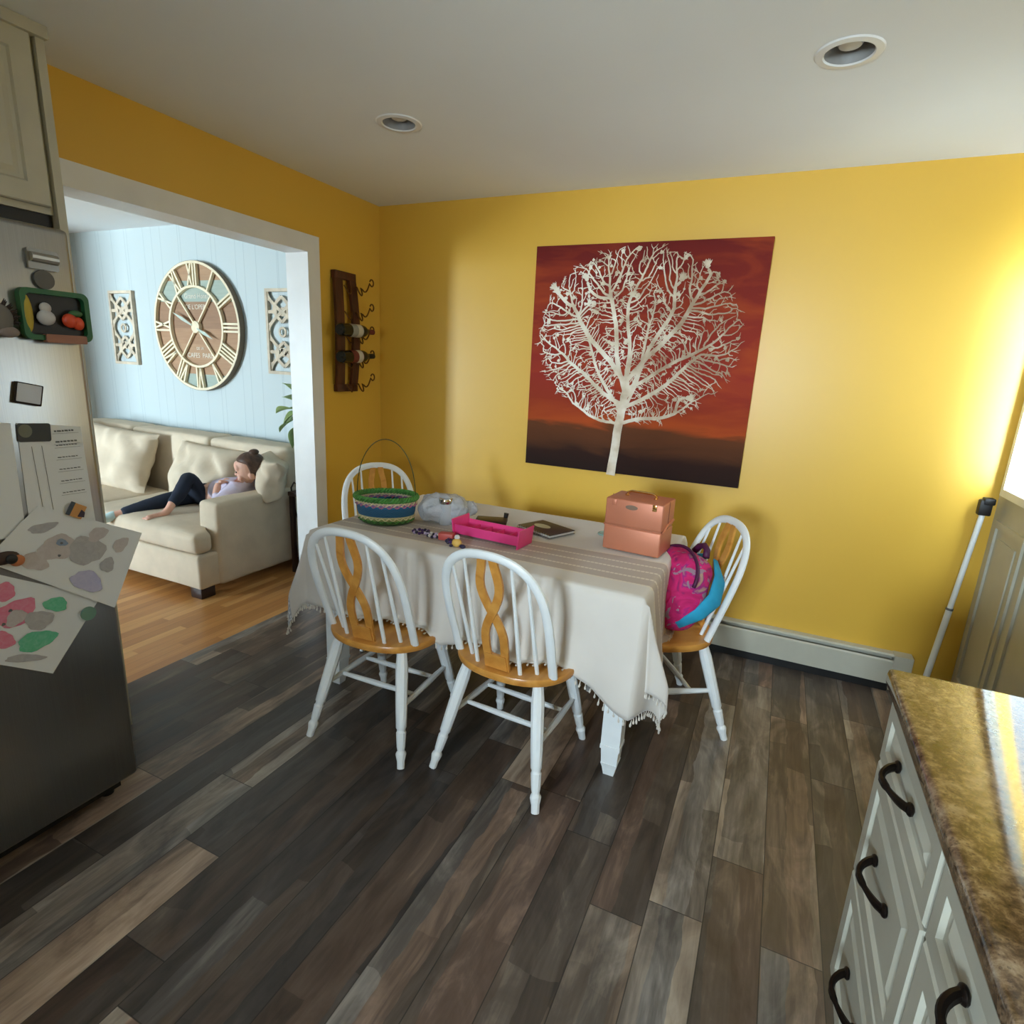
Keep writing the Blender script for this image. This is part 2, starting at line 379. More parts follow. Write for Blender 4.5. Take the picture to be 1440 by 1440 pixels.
# baseboard heater
ht = thing('baseboard_heater', 'long white hydronic baseboard heater along the foot of the yellow wall', 'heater', (0, 0, 0))
b = B()
prof = [(-.0005, .03), (-.012, .03), (-.012, .185), (-.0005, .2)]
poly = [(-.001, .202), (-.045, .202), (-.052, .196), (-.052, .19), (-.012, .19), (-.012, .05), (-.001, .05)]
def xprism(bm, poly, xa, xb):  # poly in (y,z)
    a = [bm.verts.new((xa, y, z)) for y, z in poly]; c = [bm.verts.new((xb, y, z)) for y, z in poly]; n = len(poly)
    bm.faces.new(a); bm.faces.new(c[::-1])
    for i in range(n): bm.faces.new((a[i], c[i], c[(i+1) % n], a[(i+1) % n]))
xprism(b, poly, .04, 3.17)
obj('back_plate', b, m_cream, ht, False)
b = B(); xprism(b, [(-.058, .176), (-.066, .168), (-.066, .05), (-.056, .045), (-.062, .055), (-.060, .166), (-.052, .174)], .04, 3.17); obj('front_cover', b, m_cream, ht, False)
b = B(); box(b, .06, 3.15, -.05, -.014, .07, .13); obj('heating_fins', b, m_black, ht, False)
b = B(); box(b, .04, 3.17, -.045, -.001, .0, .052); obj('shadow_base', b, m_black, ht, False)  # black strip stands in for the shade under the heater
b = B(); box(b, 3.17, 3.25, -.07, -.001, .02, .205); obj('end_cap', b, m_cream, ht, False)
b = B(); box(b, 0.0, .04, -.07, -.001, .02, .205); obj('end_cap', b, m_cream, ht, False)

# recessed lights
m_baffle = simple('grey_baffle', (150, 150, 150), .5); m_bulb = simple('frosted_bulb', (215, 215, 212), .4)
for i, (cx, cy) in enumerate(CANS):
    t = thing('recessed_light', ['unlit recessed ceiling light near the right side, larger in view', 'unlit recessed ceiling light above the left end of the table'][i], 'light', (cx, cy, 2.44), 0, 'recessed ceiling lights')
    b = B(); lathe(b, [(.066, -.001), (.070, -.006), (.090, -.004), (.094, -.0002), (.066, .0)], 40, cap=False); obj('trim_ring', b, m_trim, t)
    b = B(); lathe(b, [(.066, -.002), (.058, .05), (.054, .09)], 32, cap=False); b.faces.new([v for v in b.verts if v.co.z > .08]); obj('baffle', b, m_baffle, t)
    b = B(); lathe(b, [(.01, .012), (.03, .016), (.040, .03), (.040, .045), (.028, .08)], 24); obj('bulb', b, m_bulb, t)

# ------------------------------------------------------------------ kitchen left: fridge, cabinet
def steel():
    t = NT('brushed_steel'); o = t.obj(); x, y, z = t.xyz(o)
    g = t.noise(t.cxyz(t.math('MULTIPLY', x, 3), t.math('MULTIPLY', y, 400), t.math('MULTIPLY', z, 3)), 1, 2)
    return t.out(t.mix(g, lin((150, 150, 148)), lin((168, 168, 165))), .28, .95)
m_steel = steel()
FX = .65
fr = thing('refrigerator', 'tall stainless steel refrigerator covered with magnets and papers', 'refrigerator', (0, -2.2, 0))
b = rbox(.02, .585, -.86, -.012, .05, 1.79, .01); obj('body', b, simple('grey_fridge_side', (70, 70, 72), .5), fr)
b = rbox(.592, FX, -.87, 0, .075, 1.80, .014, 3); obj('door', b, m_steel, fr)
b = B(); tube(b, [(FX, -.80, 1.62), (FX+.05, -.80, 1.60), (FX+.05, -.80, .9), (FX, -.80, .88)], .012, 10); obj('handle', b, m_steel, fr)
for y in (-.06, -.8):
    b = B(); cyl(b, (.56, y, 0), (.56, y, .05), .02); obj('foot', b, m_black, fr)
b = B(); box(b, .05, .59, -.84, -.03, .02, .075); obj('toe_grille', b, m_black, fr, False)

def raised_panel(bm, xf_, y0, y1, z0, z1, d=1, fr_=.055, t=.02):
    """drawer/door front in a yz plane; front face at x=xf_, thickness t behind it (d=+1: faces +x, -1: faces -x)"""
    def P(x, y, z): return bm.verts.new((xf_-d*x, y, z))
    lv = [(0, t), (0, .004), (.004, 0), (fr_, 0), (fr_+.006, .007), (fr_+.016, .008), (fr_+.034, .001), (fr_+.036, .001)]
    rings = []
    for ins, dep in lv:
        rings.append([P(dep, y0+ins, z0+ins), P(dep, y1-ins, z0+ins), P(dep, y1-ins, z1-ins), P(dep, y0+ins, z1-ins)])
    for a, c in zip(rings, rings[1:]):
        for k in range(4): bm.faces.new((a[k], a[(k+1) % 4], c[(k+1) % 4], c[k]))
    bm.faces.new(rings[-1]); bm.faces.new(rings[0][::-1])
    return bm
uc = thing('wall_cabinet', 'cream raised-panel wall cabinet above the refrigerator', 'cabinet', (0, -1.98, 0))
b = B(); box(b, .001, .235, -1.0, -.027, 1.905, 2.435); obj('body', b, m_cream, uc, False)
b = B(); box(b, .10, .225, -1.0, -.03, 1.80, 1.904); obj('gap_shade_panel', b, m_black, uc, False, 'black panel standing in for gap shade above the refrigerator')  # black panel stands in for the shade between cabinet and refrigerator
b = B(); box(b, .001, .255, -.025, 0, .0, 2.438); obj('end_panel', b, m_cream, uc, False, 'tall cream panel closing the end beside the opening')
for k in range(2):
    b = B(); raised_panel(b, .256, -.035-.46*(k+1), -.035-.46*k-.004, 1.925, 2.41, 1, .06, .02); obj('cabinet_door', b, m_cream, uc, False)
b = B(); box(b, .236, .272, -1.0, 0.004, 2.405, 2.439); obj('crown_moulding', b, m_cream, uc, False)

# ------------------------------------------------------------------ counter and drawer cabinets on the right
def granite():
    t = NT('speckled_granite'); o = t.obj()
    n1 = t.noise(o, 55, 5, .3, .7); n2 = t.noise(o, 9, 4, .5); vo = t.n('TexVoronoi'); t.put(vo.inputs['Vector'], o); vo.inputs['Scale'].default_value = 130
    v = t.math('ADD', t.math('MULTIPLY', n1, .7), t.math('MULTIPLY', n2, .35))
    c = t.ramp(v, [(.36, lin((42, 32, 25))), (.48, lin((100, 80, 60))), (.56, lin((142, 118, 92))), (.68, lin((186, 166, 138)))])
    c = t.mix(t.math('MULTIPLY', t.math('LESS_THAN', vo.outputs[0], .25), .5), c, lin((60, 48, 40)))
    return t.out(c, .07)
m_granite = granite()
b = B(); box(b, 2.775, 3.446, -4.6, -1.84, .862, .902)
bmesh.ops.bevel(b, geom=[e for e in b.edges if abs((e.verts[0].co-e.verts[1].co).y) > 1 or e.verts[0].co.y > -1.9 and e.verts[1].co.y > -1.9], offset=.012, segments=3, profile=.5, affect='EDGES')
ct = obj('countertop', b, m_granite); tag(ct, 'glossy speckled brown granite countertop over the cream drawers', 'countertop')
GR = 'drawer cabinets under the granite countertop'
def pull(y, z, parent, half=.062):
    b = B(); X = 2.79
    pts = []
    for i in range(17):
        u = i/16; a = (u-.5)*2
        pts.append((X-.006-.028*(1-a*a)**.8+.004*math.sin(u*PI*2), y+half*a, z-.004*math.sin(u*PI)))
    rad = [.0052+.0030*abs(math.cos(i/16*PI))**3+(.002 if i in (7, 8, 9) else 0) for i in range(17)]
    tube(b, pts, rad, 8)
    for s in (-1, 1):
        blob(b, (X-.004, y+s*half, z), .007, .014, .012, seg=10, ring=6)
    return obj('drawer_handle', b, m_dark_metal, parent, True, 'dark arched metal pull')
cabs = [(-2.328, -1.868, 'cream three-drawer base cabinet at the far end of the countertop'),
        (-2.792, -2.332, 'cream three-drawer base cabinet second from the far end of the countertop'),
        (-3.256, -2.796, 'cream three-drawer base cabinet third from the far end of the countertop')]
for y0_, y1_, lab in cabs:
    t = thing('drawer_cabinet', lab, 'cabinet', (0, 0, 0), 0, GR)
    b = B(); box(b, 2.812, 3.446, y0_, y1_, .1, .86); box(b, 2.87, 3.446, y0_, y1_, 0, .1); obj('body', b, m_cream, t, False)
    for z0_, z1_, h in ((.702, .848, .785), (.405, .696, .565), (.105, .399, .27)):
        b = B(); raised_panel(b, 2.79, y0_+.006, y1_-.006, z0_, z1_, -1, .036 if z1_-z0_ < .2 else .045, .0215)
        d = obj('drawer', b, m_cream, t, False)
        pull((y0_+y1_)/2, h, d)

# ------------------------------------------------------------------ table
TZ = .755
tb = thing('dining_table', 'white dining table under the beige tasselled cloth', 'table', (1.42, -.945, 0))
b = rbox(-.735, .735, -.44, .44, TZ-.03, TZ, .006); obj('tabletop', b, m_white, tb)
b = B()
for (xa, xb, ya, yb) in ((-.66, .66, -.385, -.365), (-.66, .66, .365, .385), (-.66, -.64, -.365, .365), (.64, .66, -.365, .365)): box(b, xa, xb, ya, yb, TZ-.13, TZ-.031)
obj('apron', b, m_white, tb, False)
def square_leg(bm, x, y):
    for (z0_, z1_, w0, w1) in ((.0, .035, .020, .026), (.035, .055, .026, .032), (.055, .12, .030, .034), (.12, .135, .038, .038), (.135, TZ-.031, .036, .036)):
        a = [bm.verts.new((x+sx_*w0, y+sy_*w0, z0_)) for sx_, sy_ in ((-1,-1),(1,-1),(1,1),(-1,1))]
        c = [bm.verts.new((x+sx_*w1, y+sy_*w1, z1_)) for sx_, sy_ in ((-1,-1),(1,-1),(1,1),(-1,1))]
        bm.faces.new(a[::-1]); bm.faces.new(c)
        for k in range(4): bm.faces.new((a[k], a[(k+1) % 4], c[(k+1) % 4], c[k]))
for sx_ in (-1, 1):
    for sy_ in (-1, 1):
        b = B(); square_leg(b, sx_*.665, sy_*.37); obj('leg', b, m_white, tb, False)
# cloth
CX0, CX1, CY0, CY1, CT = .68, 2.16, -1.39, -.50, .765
DROP = .338
def cloth_mat():
    t = NT('beige_linen_cloth'); uv = t.n('UVMap'); uv.uv_map = 'flat'
    x, y, z = t.xyz(uv.outputs[0])
    weave = t.noise(t.vscale(uv.outputs[0], (500, 500, 500)), 1, 2)
    base = t.mix(t.noise(t.vscale(uv.outputs[0], (6, 6, 6)), 1, 3), lin((208, 200, 190)), lin((220, 214, 206)))
    band = t.math('MULTIPLY', t.math('GREATER_THAN', y, -1.27), t.math('LESS_THAN', y, -.99))
    c = t.mix(band, base, lin((180, 163, 148)))
    dots = t.math('GREATER_THAN', t.math('FRACT', t.math('MULTIPLY', x, 60.0)), .3)
    for yy in (-1.275, -1.205, -1.13, -1.06, -.985):
        l = t.math('LESS_THAN', t.math('ABSOLUTE', t.math('SUBTRACT', y, yy)), .007)
        c = t.mix(t.math('MULTIPLY', l, t.math('ADD', .35, t.math('MULTIPLY', dots, .5))), c, lin((222, 210, 190)))
    xe = t.math('LESS_THAN', x, CX0-DROP+.095)
    vo = t.n('TexVoronoi'); t.put(vo.inputs['Vector'], uv.outputs[0]); vo.inputs['Scale'].default_value = 55
    lace = t.mix(t.math('LESS_THAN', vo.outputs[0], .38), lin((168, 170, 176)), lin((226, 228, 230)))
    c = t.mix(xe, c, lace)
    t.bump(weave, .15, .001)
    return t.out(c, .88, 0, **{'Sheen Weight': .2})
m_cloth = cloth_mat()
def fold(p, q, k): return noise.noise(V((p*k, q*k, 3.7)))
def drape(s, t_):
    """flat cloth point -> draped point"""
    ox = min(0, s-CX0)+max(0, s-CX1); oy = min(0, t_-CY0)+max(0, t_-CY1)
    a, c = abs(ox), abs(oy); r = math.hypot(a, c)
    bx, by = min(max(s, CX0), CX1), min(max(t_, CY0), CY1)
    if r < 1e-6:
        e = min(s-CX0, CX1-s, t_-CY0, CY1-t_)
        return V((s, t_, CT+.0015*fold(s, t_, 5)-.006*max(0, 1-e/.015)**2))
    ph = math.atan2(c, a); sgx = 1 if ox > 0 else (-1 if ox < 0 else (1 if s > 1.4 else -1)); sgy = 1 if oy > 0 else -1
    k = .02+.05*math.sin(2*ph)**1.5 if (a > 0 and c > 0) else .02
    w = min(1, r/.3)
    along = t_ if a > c else s
    rip = (.026*math.sin(along*15+1.3*math.sin(along*4.1))+.055*noise.noise(V((along*3.6, 1.3, sgx+sgy*2))))*w
    if a > 0 and c > 0:
        rip += .035*math.sin(4*ph*1.0)*w*math.sin(2*ph)
        rip *= .7
    hor = .006+r*k+max(rip, -.012*w)+.026*w
    hor = max(hor, .004)
    dx, dy = (a/r, c/r) if (a > 0 and c > 0) else ((1, 0) if a > 0 else (0, 1))
    zz = CT-.006-r*math.sqrt(max(0.1, 1-k*k))
    if sgy < 0 and sgx >= 0 and c > 0 and s > CX1-.24:
        u_ = min(1, (s-CX1+.24)/.24); u_ = u_*u_*(3-2*u_); tt = ph/(PI/2) if a > 0 else 1.0
        zz -= .085*u_*min(1, c/DROP)*tt
    if a > 0 and c > 0 and sgy < 0:
        t = ph/(PI/2); s_ = math.sin(PI*t)**1.5
        if sgx > 0: return V((bx+.01+hor*(1-t)+s_*.05*w, by-hor*t+s_*r*.24-.012*math.sin(2*PI*t)*w, zz))
        return V((bx-.01-hor*(1-t)-s_*r*.10, by-hor*t-s_*.03*w, zz))
    return V((bx+sgx*dx*hor, by+sgy*dy*hor, zz))
SEATZ = .462
def seat_lift(p):
    # the hem lies over the seats of the chairs pushed under it
    for cx, cy, r_ in ((1.145, -1.44, .25), (1.70, -1.385, .25), (2.14, -.83, .22), (.60, -.72, .22)):
        d = math.hypot(p.x-cx, p.y-cy); lim = SEATZ+.003+.004*math.sin(p.x*70+p.y*50)
        if d < r_ and p.z < lim:
            f = min(1, (r_-d)/.05); ex = lim-p.z
            if p.y < CY0+.02: p.y -= f*ex*.6
            elif p.x > CX1-.02: p.x += f*ex*.5
            elif p.x < CX0+.02: p.x -= f*ex*.3
            p.z = p.z*(1-f)+f*lim
    return p
def build_cloth():
    bm = B(); uvl = bm.loops.layers.uv.new('flat')
    def axis(lo, hi):
        pts = [lo-DROP+i*DROP/22 for i in range(22)]
        n = int((hi-lo)/.02); pts += [lo, lo+.004, lo+.012]+[lo+(hi-lo)*i/n for i in range(1, n)]+[hi-.012, hi-.004, hi]
        pts += [hi+(i+1)*DROP/22 for i in range(22)]
        return sorted(pts)
    S, T = axis(CX0, CX1), axis(CY0, CY1); g = []
    for s in S: g.append([bm.verts.new(seat_lift(drape(s, t_))) for t_ in T])
    for i in range(len(S)-1):
        for j in range(len(T)-1):
            f = bm.faces.new((g[i][j], g[i+1][j], g[i+1][j+1], g[i][j+1]))
            for lp, (u, v) in zip(f.loops, ((S[i], T[j]), (S[i+1], T[j]), (S[i+1], T[j+1]), (S[i], T[j+1]))): lp[uvl].uv = (u, v)
    return bm
tcl = thing('tablecloth', 'beige woven tablecloth with taupe stripes and tasselled hem over the dining table', 'tablecloth', (0, 0, 0))
co = obj('cloth', build_cloth(), m_cloth, tcl, True, angle=80)
md = co.modifiers.new('thick', 'SOLIDIFY'); md.thickness = .002; md.offset = -1
b = B(); rnd = random.Random(4)
edge = []
n = 110
for i in range(n): edge.append((CX0-DROP+(CX1-CX0+2*DROP)*i/n, CY0-DROP)); edge.append((CX0-DROP+(CX1-CX0+2*DROP)*i/n, CY1+DROP))
n = 80
for i in range(n+1): edge.append((CX0-DROP, CY0-DROP+(CY1-CY0+2*DROP)*i/n)); edge.append((CX1+DROP, CY0-DROP+(CY1-CY0+2*DROP)*i/n))
for s, t_ in edge:
    p = seat_lift(drape(s, t_)); L_ = .018+rnd.random()*.01
    q = p+V((rnd.uniform(-.004, .004), rnd.uniform(-.004, .004), -L_))
    if abs(p.z-SEATZ) < .012 and p.y < -1.35: q = p+V((rnd.uniform(-.004, .004), -L_, .002))
    tube(b, [p, p.lerp(q, .4), p.lerp(q, .7), q], [.0012, .0018, .0042, .003], 5)
fo = obj('fringe', b, simple('cream_tassels', (216, 208, 196), .9), tcl, True, 'cream tassels along the hem'); fo['kind'] = 'stuff'

# ------------------------------------------------------------------ chairs
def bow_pt(u):
    """u 0..1 left base -> right base"""
    th = PI*(1-u); hx = .196; zb, zt = .452, .905
    sz = math.sin(th)**.72; cx = math.cos(th)
    x = hx*math.copysign(abs(cx)**.84, cx)*(1.0+.34*math.sin(th)**1.4)
    z = zb+(zt-zb)*sz
    yb, yt = -.115, -.275
    return V((x, yb+(yt-yb)*((z-zb)/(zt-zb)), z))
def bow_at_x(x):
    best = min(range(0, 401), key=lambda i: abs(bow_pt(i/400).x-x) if bow_pt(i/400).z > .6 else 9)
    return bow_pt(best/400)
def seat_outline(n=44):
    pts = []
    for i in range(n):
        a = 2*PI*i/n; c_, s_ = math.cos(a), math.sin(a)
        ex = .62 if s_ > 0 else .86
        x = .236*math.copysign(abs(c_)**ex, c_); y = .205*math.copysign(abs(s_)**(.62 if s_ > 0 else .9), s_)
        if s_ > 0: x *= 1.0
        pts.append((x, y))
    return pts
def leg_pts(sx_, front):
    top = V((sx_*.145, .125 if front else -.125, .425)); bot = V((sx_*(.200 if front else .220), .235 if front else -.245, 0))
    zs = [1, .90, .84, .80, .50, .34, .325, .31, .30, .18, .15, .13, .115, .06, .0]
    rs = [.019, .022, .0245, .0245, .0225, .0205, .0165, .0165, .0195, .0165, .014, .0195, .0205, .015, .0145]
    return [bot.lerp(top, z) for z in zs], rs
def leg_at(sx_, front, z):
    top = V((sx_*.145, .125 if front else -.125, .425)); bot = V((sx_*(.200 if front else .220), .235 if front else -.245, 0))
    return bot.lerp(top, z/.425)
def splat_mesh():
    bm = B()
    def line(sgn):
        pts = []
        for i in range(41):
            u = i/40; z = .452+u*(.897-.452)
            # crossing strands: wide apart at base, cross at 1/3, bulge, narrow to the top
            if u < .27: x = .029+.008*math.sin(u/.27*PI/2)
            elif u < .77: x = .037*math.cos(PI*(u-.27)/.5)
            else: w_ = (u-.77)/.23; x = -.037+.015*w_*w_*(3-2*w_)
            pts.append((sgn*x, z))
        return pts
    y_of = lambda z: -.165+(-.272+.165)*((z-.452)/(.905-.452))
    for sgn in (-1, 1):
        pts = line(sgn); W = .0155; rows = []
        for i, (x, z) in enumerate(pts):
            a = pts[max(0, i-1)]; c = pts[min(40, i+1)]; tx, tz = c[0]-a[0], c[1]-a[1]; L = math.hypot(tx, tz); nx, nz = tz/L, -tx/L
            w = W*(1.25 if i < 3 else 1)
            off = .0008*sgn
            rows.append([bm.verts.new((x+nx*w, y_of(z)+.005+off, z+nz*w)), bm.verts.new((x-nx*w, y_of(z)+.005+off, z-nz*w)), bm.verts.new((x-nx*w, y_of(z)-.005+off, z-nz*w)), bm.verts.new((x+nx*w, y_of(z)-.005+off, z+nz*w))])
        for a, c in zip(rows, rows[1:]):
            for k in range(4): bm.faces.new((a[k], a[(k+1) % 4], c[(k+1) % 4], c[k]))
        bm.faces.new(rows[0][::-1]); bm.faces.new(rows[-1])
    # wide solid foot of the splat
    vs = box(bm, -.044, .044, -.174, -.160, .4525, .512)
    for v in vs:
        if v.co.z > .5: v.co.x *= .92; v.co.y -= .014
    return bm
def make_chair(label):
    t = thing('dining_chair', label, 'chair', (0, 0, 0), 0, 'bow-back chairs around the table')
    b = B(); ol = seat_outline(); rings = []
    for sc, z in ((.90, .418), (.985, .424), (1.0, .434), (1.0, .444), (.985, .4505), (.93, .452), (.70, .447), (.40, .443)):
        rings.append([b.verts.new((x*sc, y*sc, z)) for x, y in ol])
    for a, c in zip(rings, rings[1:]):
        for k in range(len(ol)): b.faces.new((a[k], a[(k+1) % len(ol)], c[(k+1) % len(ol)], c[k]))
    b.faces.new(rings[0][::-1]); b.faces.new(rings[-1])
    obj('seat', b, m_honey, t, True, 'honey-coloured wooden seat')
    for sx_ in (-1, 1):
        for fr_ in (True, False):
            b = B(); p, r = leg_pts(sx_, fr_); tube(b, p, r, 10); obj('leg', b, m_white, t, True)
    for sx_ in (-1, 1):
        b = B(); a, c = leg_at(sx_, True, .215), leg_at(sx_, False, .215)
        tube(b, [a.lerp(c, u) for u in (0, .2, .5, .8, 1)], [.008, .011, .0135, .011, .008], 8); obj('stretcher', b, m_white, t)
    for yy in (.065, -.085):
        b = B(); f0, r0 = leg_at(-1, True, .215), leg_at(-1, False, .215); u = (yy-r0.y)/(f0.y-r0.y)
        a = r0.lerp(f0, u); c = V((-a.x, a.y, a.z))
        tube(b, [a.lerp(c, w) for w in (0, .2, .5, .8, 1)], [.008, .010, .012, .010, .008], 8); obj('stretcher', b, m_white, t)
    b = B(); tube(b, [bow_pt(i/40) for i in range(41)], [.0150]*41, 10, flat=(.80, 1.15, (0, 1, 0))); obj('bow_back', b, m_white, t)
    for x, bx in ((-.145, -.136), (-.090, -.088), (.090, .088), (.145, .136)):
        b = B(); top = bow_at_x(x); base = V((bx, -.165+.028*(abs(bx)-.08)/.035, .45))
        tube(b, [base.lerp(top, u) for u in (0, .25, .6, 1)], [.0075, .0082, .0065, .005], 8); obj('spindle', b, m_white, t)
    obj('splat', splat_mesh(), m_honey, t, False, 'honey-coloured twisted openwork splat')
    return t
proto = make_chair('white bow-back chair with honey seat, nearest the living room opening, back towards the viewpoint')
spots = [(1.145, -1.44, .03, None),
         (1.71, -1.385, -.07, 'white bow-back chair with honey seat closest to the viewpoint, before the pink tray'),
         (2.14, -.83, 2.16, 'white bow-back chair at the right end of the table holding the bright backpack'),
         (.60, -.72, -2.25, 'white bow-back chair in the corner behind the woven basket')]
for i, (x, y, r, lab) in enumerate(spots):
    o = proto
    if i:
        o = proto.copy(); C.objects.link(o); o['label'] = lab
        for ch in list(proto.children):
            c = ch.copy(); C.objects.link(c); c.parent = o
    o.location = (x, y, 0); o.rotation_euler = (0, 0, r)

# ------------------------------------------------------------------ tree painting
def tree_painting():
    t = thing('tree_painting', 'large square canvas of a pale leafless tree on a red and brown ground', 'painting', (1.725, 0, 1.548))
    W = 1.222/2
    nt = NT('red_sunset_canvas'); o = nt.obj(); x, y, z = nt.xyz(o)
    zz = nt.math('ADD', z, nt.math('MULTIPLY', nt.math('SUBTRACT', nt.noise(nt.vscale(o, (1.2, 1, 5)), 1.6, 4, .8), .5), .16))
    v = nt.math('DIVIDE', nt.math('ADD', zz, W), 2*W)
    c = nt.ramp(v, [(.0, lin((34, 16, 10))), (.08, lin((44, 20, 12))), (.13, lin((84, 46, 22))), (.20, lin((96, 52, 24))), (.225, lin((168, 70, 24))), (.30, lin((146, 50, 26))),
                    (.45, lin((148, 44, 34))), (.62, lin((142, 44, 30))), (.85, lin((122, 34, 26))), (1.0, lin((104, 26, 24)))])
    bl = nt.noise(nt.vscale(o, (2.0, 1, 7)), 1.3, 4, 1.0)
    c = nt.mix(nt.math('MULTIPLY', nt.math('GREATER_THAN', v, .27), nt.math('MULTIPLY', nt.math('SUBTRACT', bl, .45), 2.0)), c, lin((176, 74, 28)))
    nt.bump(nt.noise(nt.vscale(o, (300, 300, 300)), 1, 2), .2, .001)
    cm = nt.out(c, .7, 0, **{'Specular IOR Level': .2})
    b = B(); box(b, -W, W, -.036, -.002, -W, W); obj('canvas', b, cm, t, False)
    rnd = random.Random(11); bm = B(); Y = [-.0372]
    def stroke(pts, r):
        n = len(pts); L = []
        for i, (px, pz) in enumerate(pts):
            a = pts[max(0, i-1)]; c_ = pts[min(n-1, i+1)]; tx, tz = c_[0]-a[0], c_[1]-a[1]; l = math.hypot(tx, tz) or 1
            w = r[0]+(r[1]-r[0])*i/(n-1)
            L.append(((px-tz/l*w, pz+tx/l*w), (px+tz/l*w, pz-tx/l*w)))
        Y[0] -= .0000006
        v = [(bm.verts.new((a[0], Y[0], a[1])), bm.verts.new((c_[0], Y[0], c_[1]))) for a, c_ in L]
        for p, q in zip(v, v[1:]): bm.faces.new((p[0], p[1], q[1], q[0]))
    def inside(px, pz, m=1.0):
        ex, ez = (px+.02)/(.545*m), (pz-.135)/(.455*m)
        return ex*ex+ez*ez < 1 and pz > -.315
    # space colonisation inside the crown
    from mathutils.kdtree import KDTree
    att = []
    while len(att) < 3200:
        px, pz = rnd.uniform(-.58, .57), rnd.uniform(-.33, .6)
        if inside(px, pz) and (abs(px+.03) > .03 or pz > -.1): att.append((px, pz))
    nodes = [(-.075, -.61), (-.072, -.56), (-.066, -.50), (-.062, -.44), (-.060, -.38), (-.055, -.33)]
    par = [-1, 0, 1, 2, 3, 4]; stem = 5; D = .015
    for k in range(20): nodes.append((-.052+.0022*k+rnd.uniform(-.003, .003), -.31+.022*k)); par.append(len(nodes)-2)
    # main limbs sweeping up and out from the low fork
    for k, (a0, a1, L_) in enumerate(((170, 150, .30), (158, 132, .42), (142, 122, .48), (124, 112, .52), (108, 100, .55), (76, 82, .56), (62, 70, .54), (48, 58, .52), (34, 44, .50), (22, 36, .44), (10, 26, .34), (96, 90, .5))):
        st_ = 5+(k*5) % 12 if k not in (0, 10) else 5; cx_, cz_ = nodes[st_]; p_ = st_; n_s = int(L_/D)
        for i in range(n_s):
            u = i/n_s; a_ = math.radians(a0+(a1-a0)*u)+.35*math.sin(u*7+k*2)*.4+rnd.uniform(-.12, .12)
            cx_ += math.cos(a_)*D; cz_ += math.sin(a_)*D
            if not inside(cx_, cz_, 1.0) and cz_ > -.2: break
            nodes.append((cx_, cz_)); par.append(p_); p_ = len(nodes)-1
    att = [ap for ap in att if all((q[0]-ap[0])**2+(q[1]-ap[1])**2 > .0105**2 for q in nodes)]
    for it in range(90):
        kd = KDTree(len(nodes))
        for i, nn in enumerate(nodes): kd.insert((nn[0], nn[1], 0) if i >= 5 else (9, 9, 9), i)
        kd.balance(); near = {}
        for ap in att:
            co_, bi, bd = kd.find((ap[0], ap[1], 0)); near.setdefault(bi, []).append(ap)
        if not near: break
        new = []
        for i, aps in near.items():
            nx = ny = 0
            for ap in aps:
                dx, dz = ap[0]-nodes[i][0], ap[1]-nodes[i][1]; l = math.hypot(dx, dz) or 1; nx += dx/l; ny += dz/l
            p = nodes[par[i]] if par[i] >= 0 else nodes[i]
            l = math.hypot(nx, ny) or 1; nx, ny = nx/l, ny/l
            rx, rz = nodes[i][0]+.05, nodes[i][1]+.30; rl = math.hypot(rx, rz) or 1
            nx += .3*(nodes[i][0]-p[0])/D+rnd.uniform(-.3, .3)+.35*rx/rl; ny += .3*(nodes[i][1]-p[1])/D+rnd.uniform(-.3, .3)+.35*rz/rl; l = math.hypot(nx, ny) or 1
            new.append(((nodes[i][0]+nx/l*D, nodes[i][1]+ny/l*D), i))
        for q, i in new: nodes.append(q); par.append(i)
        kn = KDTree(len(new))
        for i, (q, _) in enumerate(new): kn.insert((q[0], q[1], 0), i)
        kn.balance(); att = [ap for ap in att if kn.find((ap[0], ap[1], 0))[2] > .0105]
        if len(nodes) > 5200: break
    N = len(nodes); cnt = [1]*N
    for i in range(N-1, 0, -1):
        if par[i] >= 0: cnt[par[i]] += cnt[i]
    rad = [min(.024, .0017*(c_**.325)) for c_ in cnt]
    for i in range(6): rad[i] = max(rad[i], .026-.0015*i)
    for i in range(N-1, 0, -1):
        p = par[i]; a, c_ = nodes[p], nodes[i]
        m0 = (a[0]-(c_[0]-a[0])*.25, a[1]-(c_[1]-a[1])*.25)
        stroke([m0, a, c_], (min(rad[p], rad[i]*1.25), rad[i]))
    # fine twig tips and blossoms round the rim
    tips = [i for i in range(N) if cnt[i] == 1]
    for i in tips:
        p = nodes[i]; q = nodes[par[i]]; an = math.atan2(p[1]-q[1], p[0]-q[0])
        for k in range(rnd.choice((0, 1, 2, 2, 3))):
            a2 = an+rnd.uniform(-.8, .8); L_ = rnd.uniform(.012, .035)
            e_ = (p[0]+math.cos(a2)*L_, p[1]+math.sin(a2)*L_)
            if abs(e_[0]) < .6 and e_[1] < .6: stroke([p, ((p[0]+e_[0])/2+rnd.uniform(-.003, .003), (p[1]+e_[1])/2), e_], (.0022, .0008))
    tree_c = NT('cream_paint_strokes'); oo = tree_c.obj()
    ox_, oy_, oz_ = tree_c.xyz(oo)
    cc = tree_c.ramp(tree_c.math('ADD', tree_c.math('MULTIPLY', tree_c.noise(oo, 9, 3), .8), tree_c.math('MULTIPLY', ox_, .35)), [(.22, lin((240, 232, 218))), (.40, lin((212, 196, 172))), (.56, lin((168, 142, 114)))])
    tm = tree_c.out(cc, .6)
    obj('painted_tree', bm, tm, t, False, 'pale cream painted tree')
    bm = B()
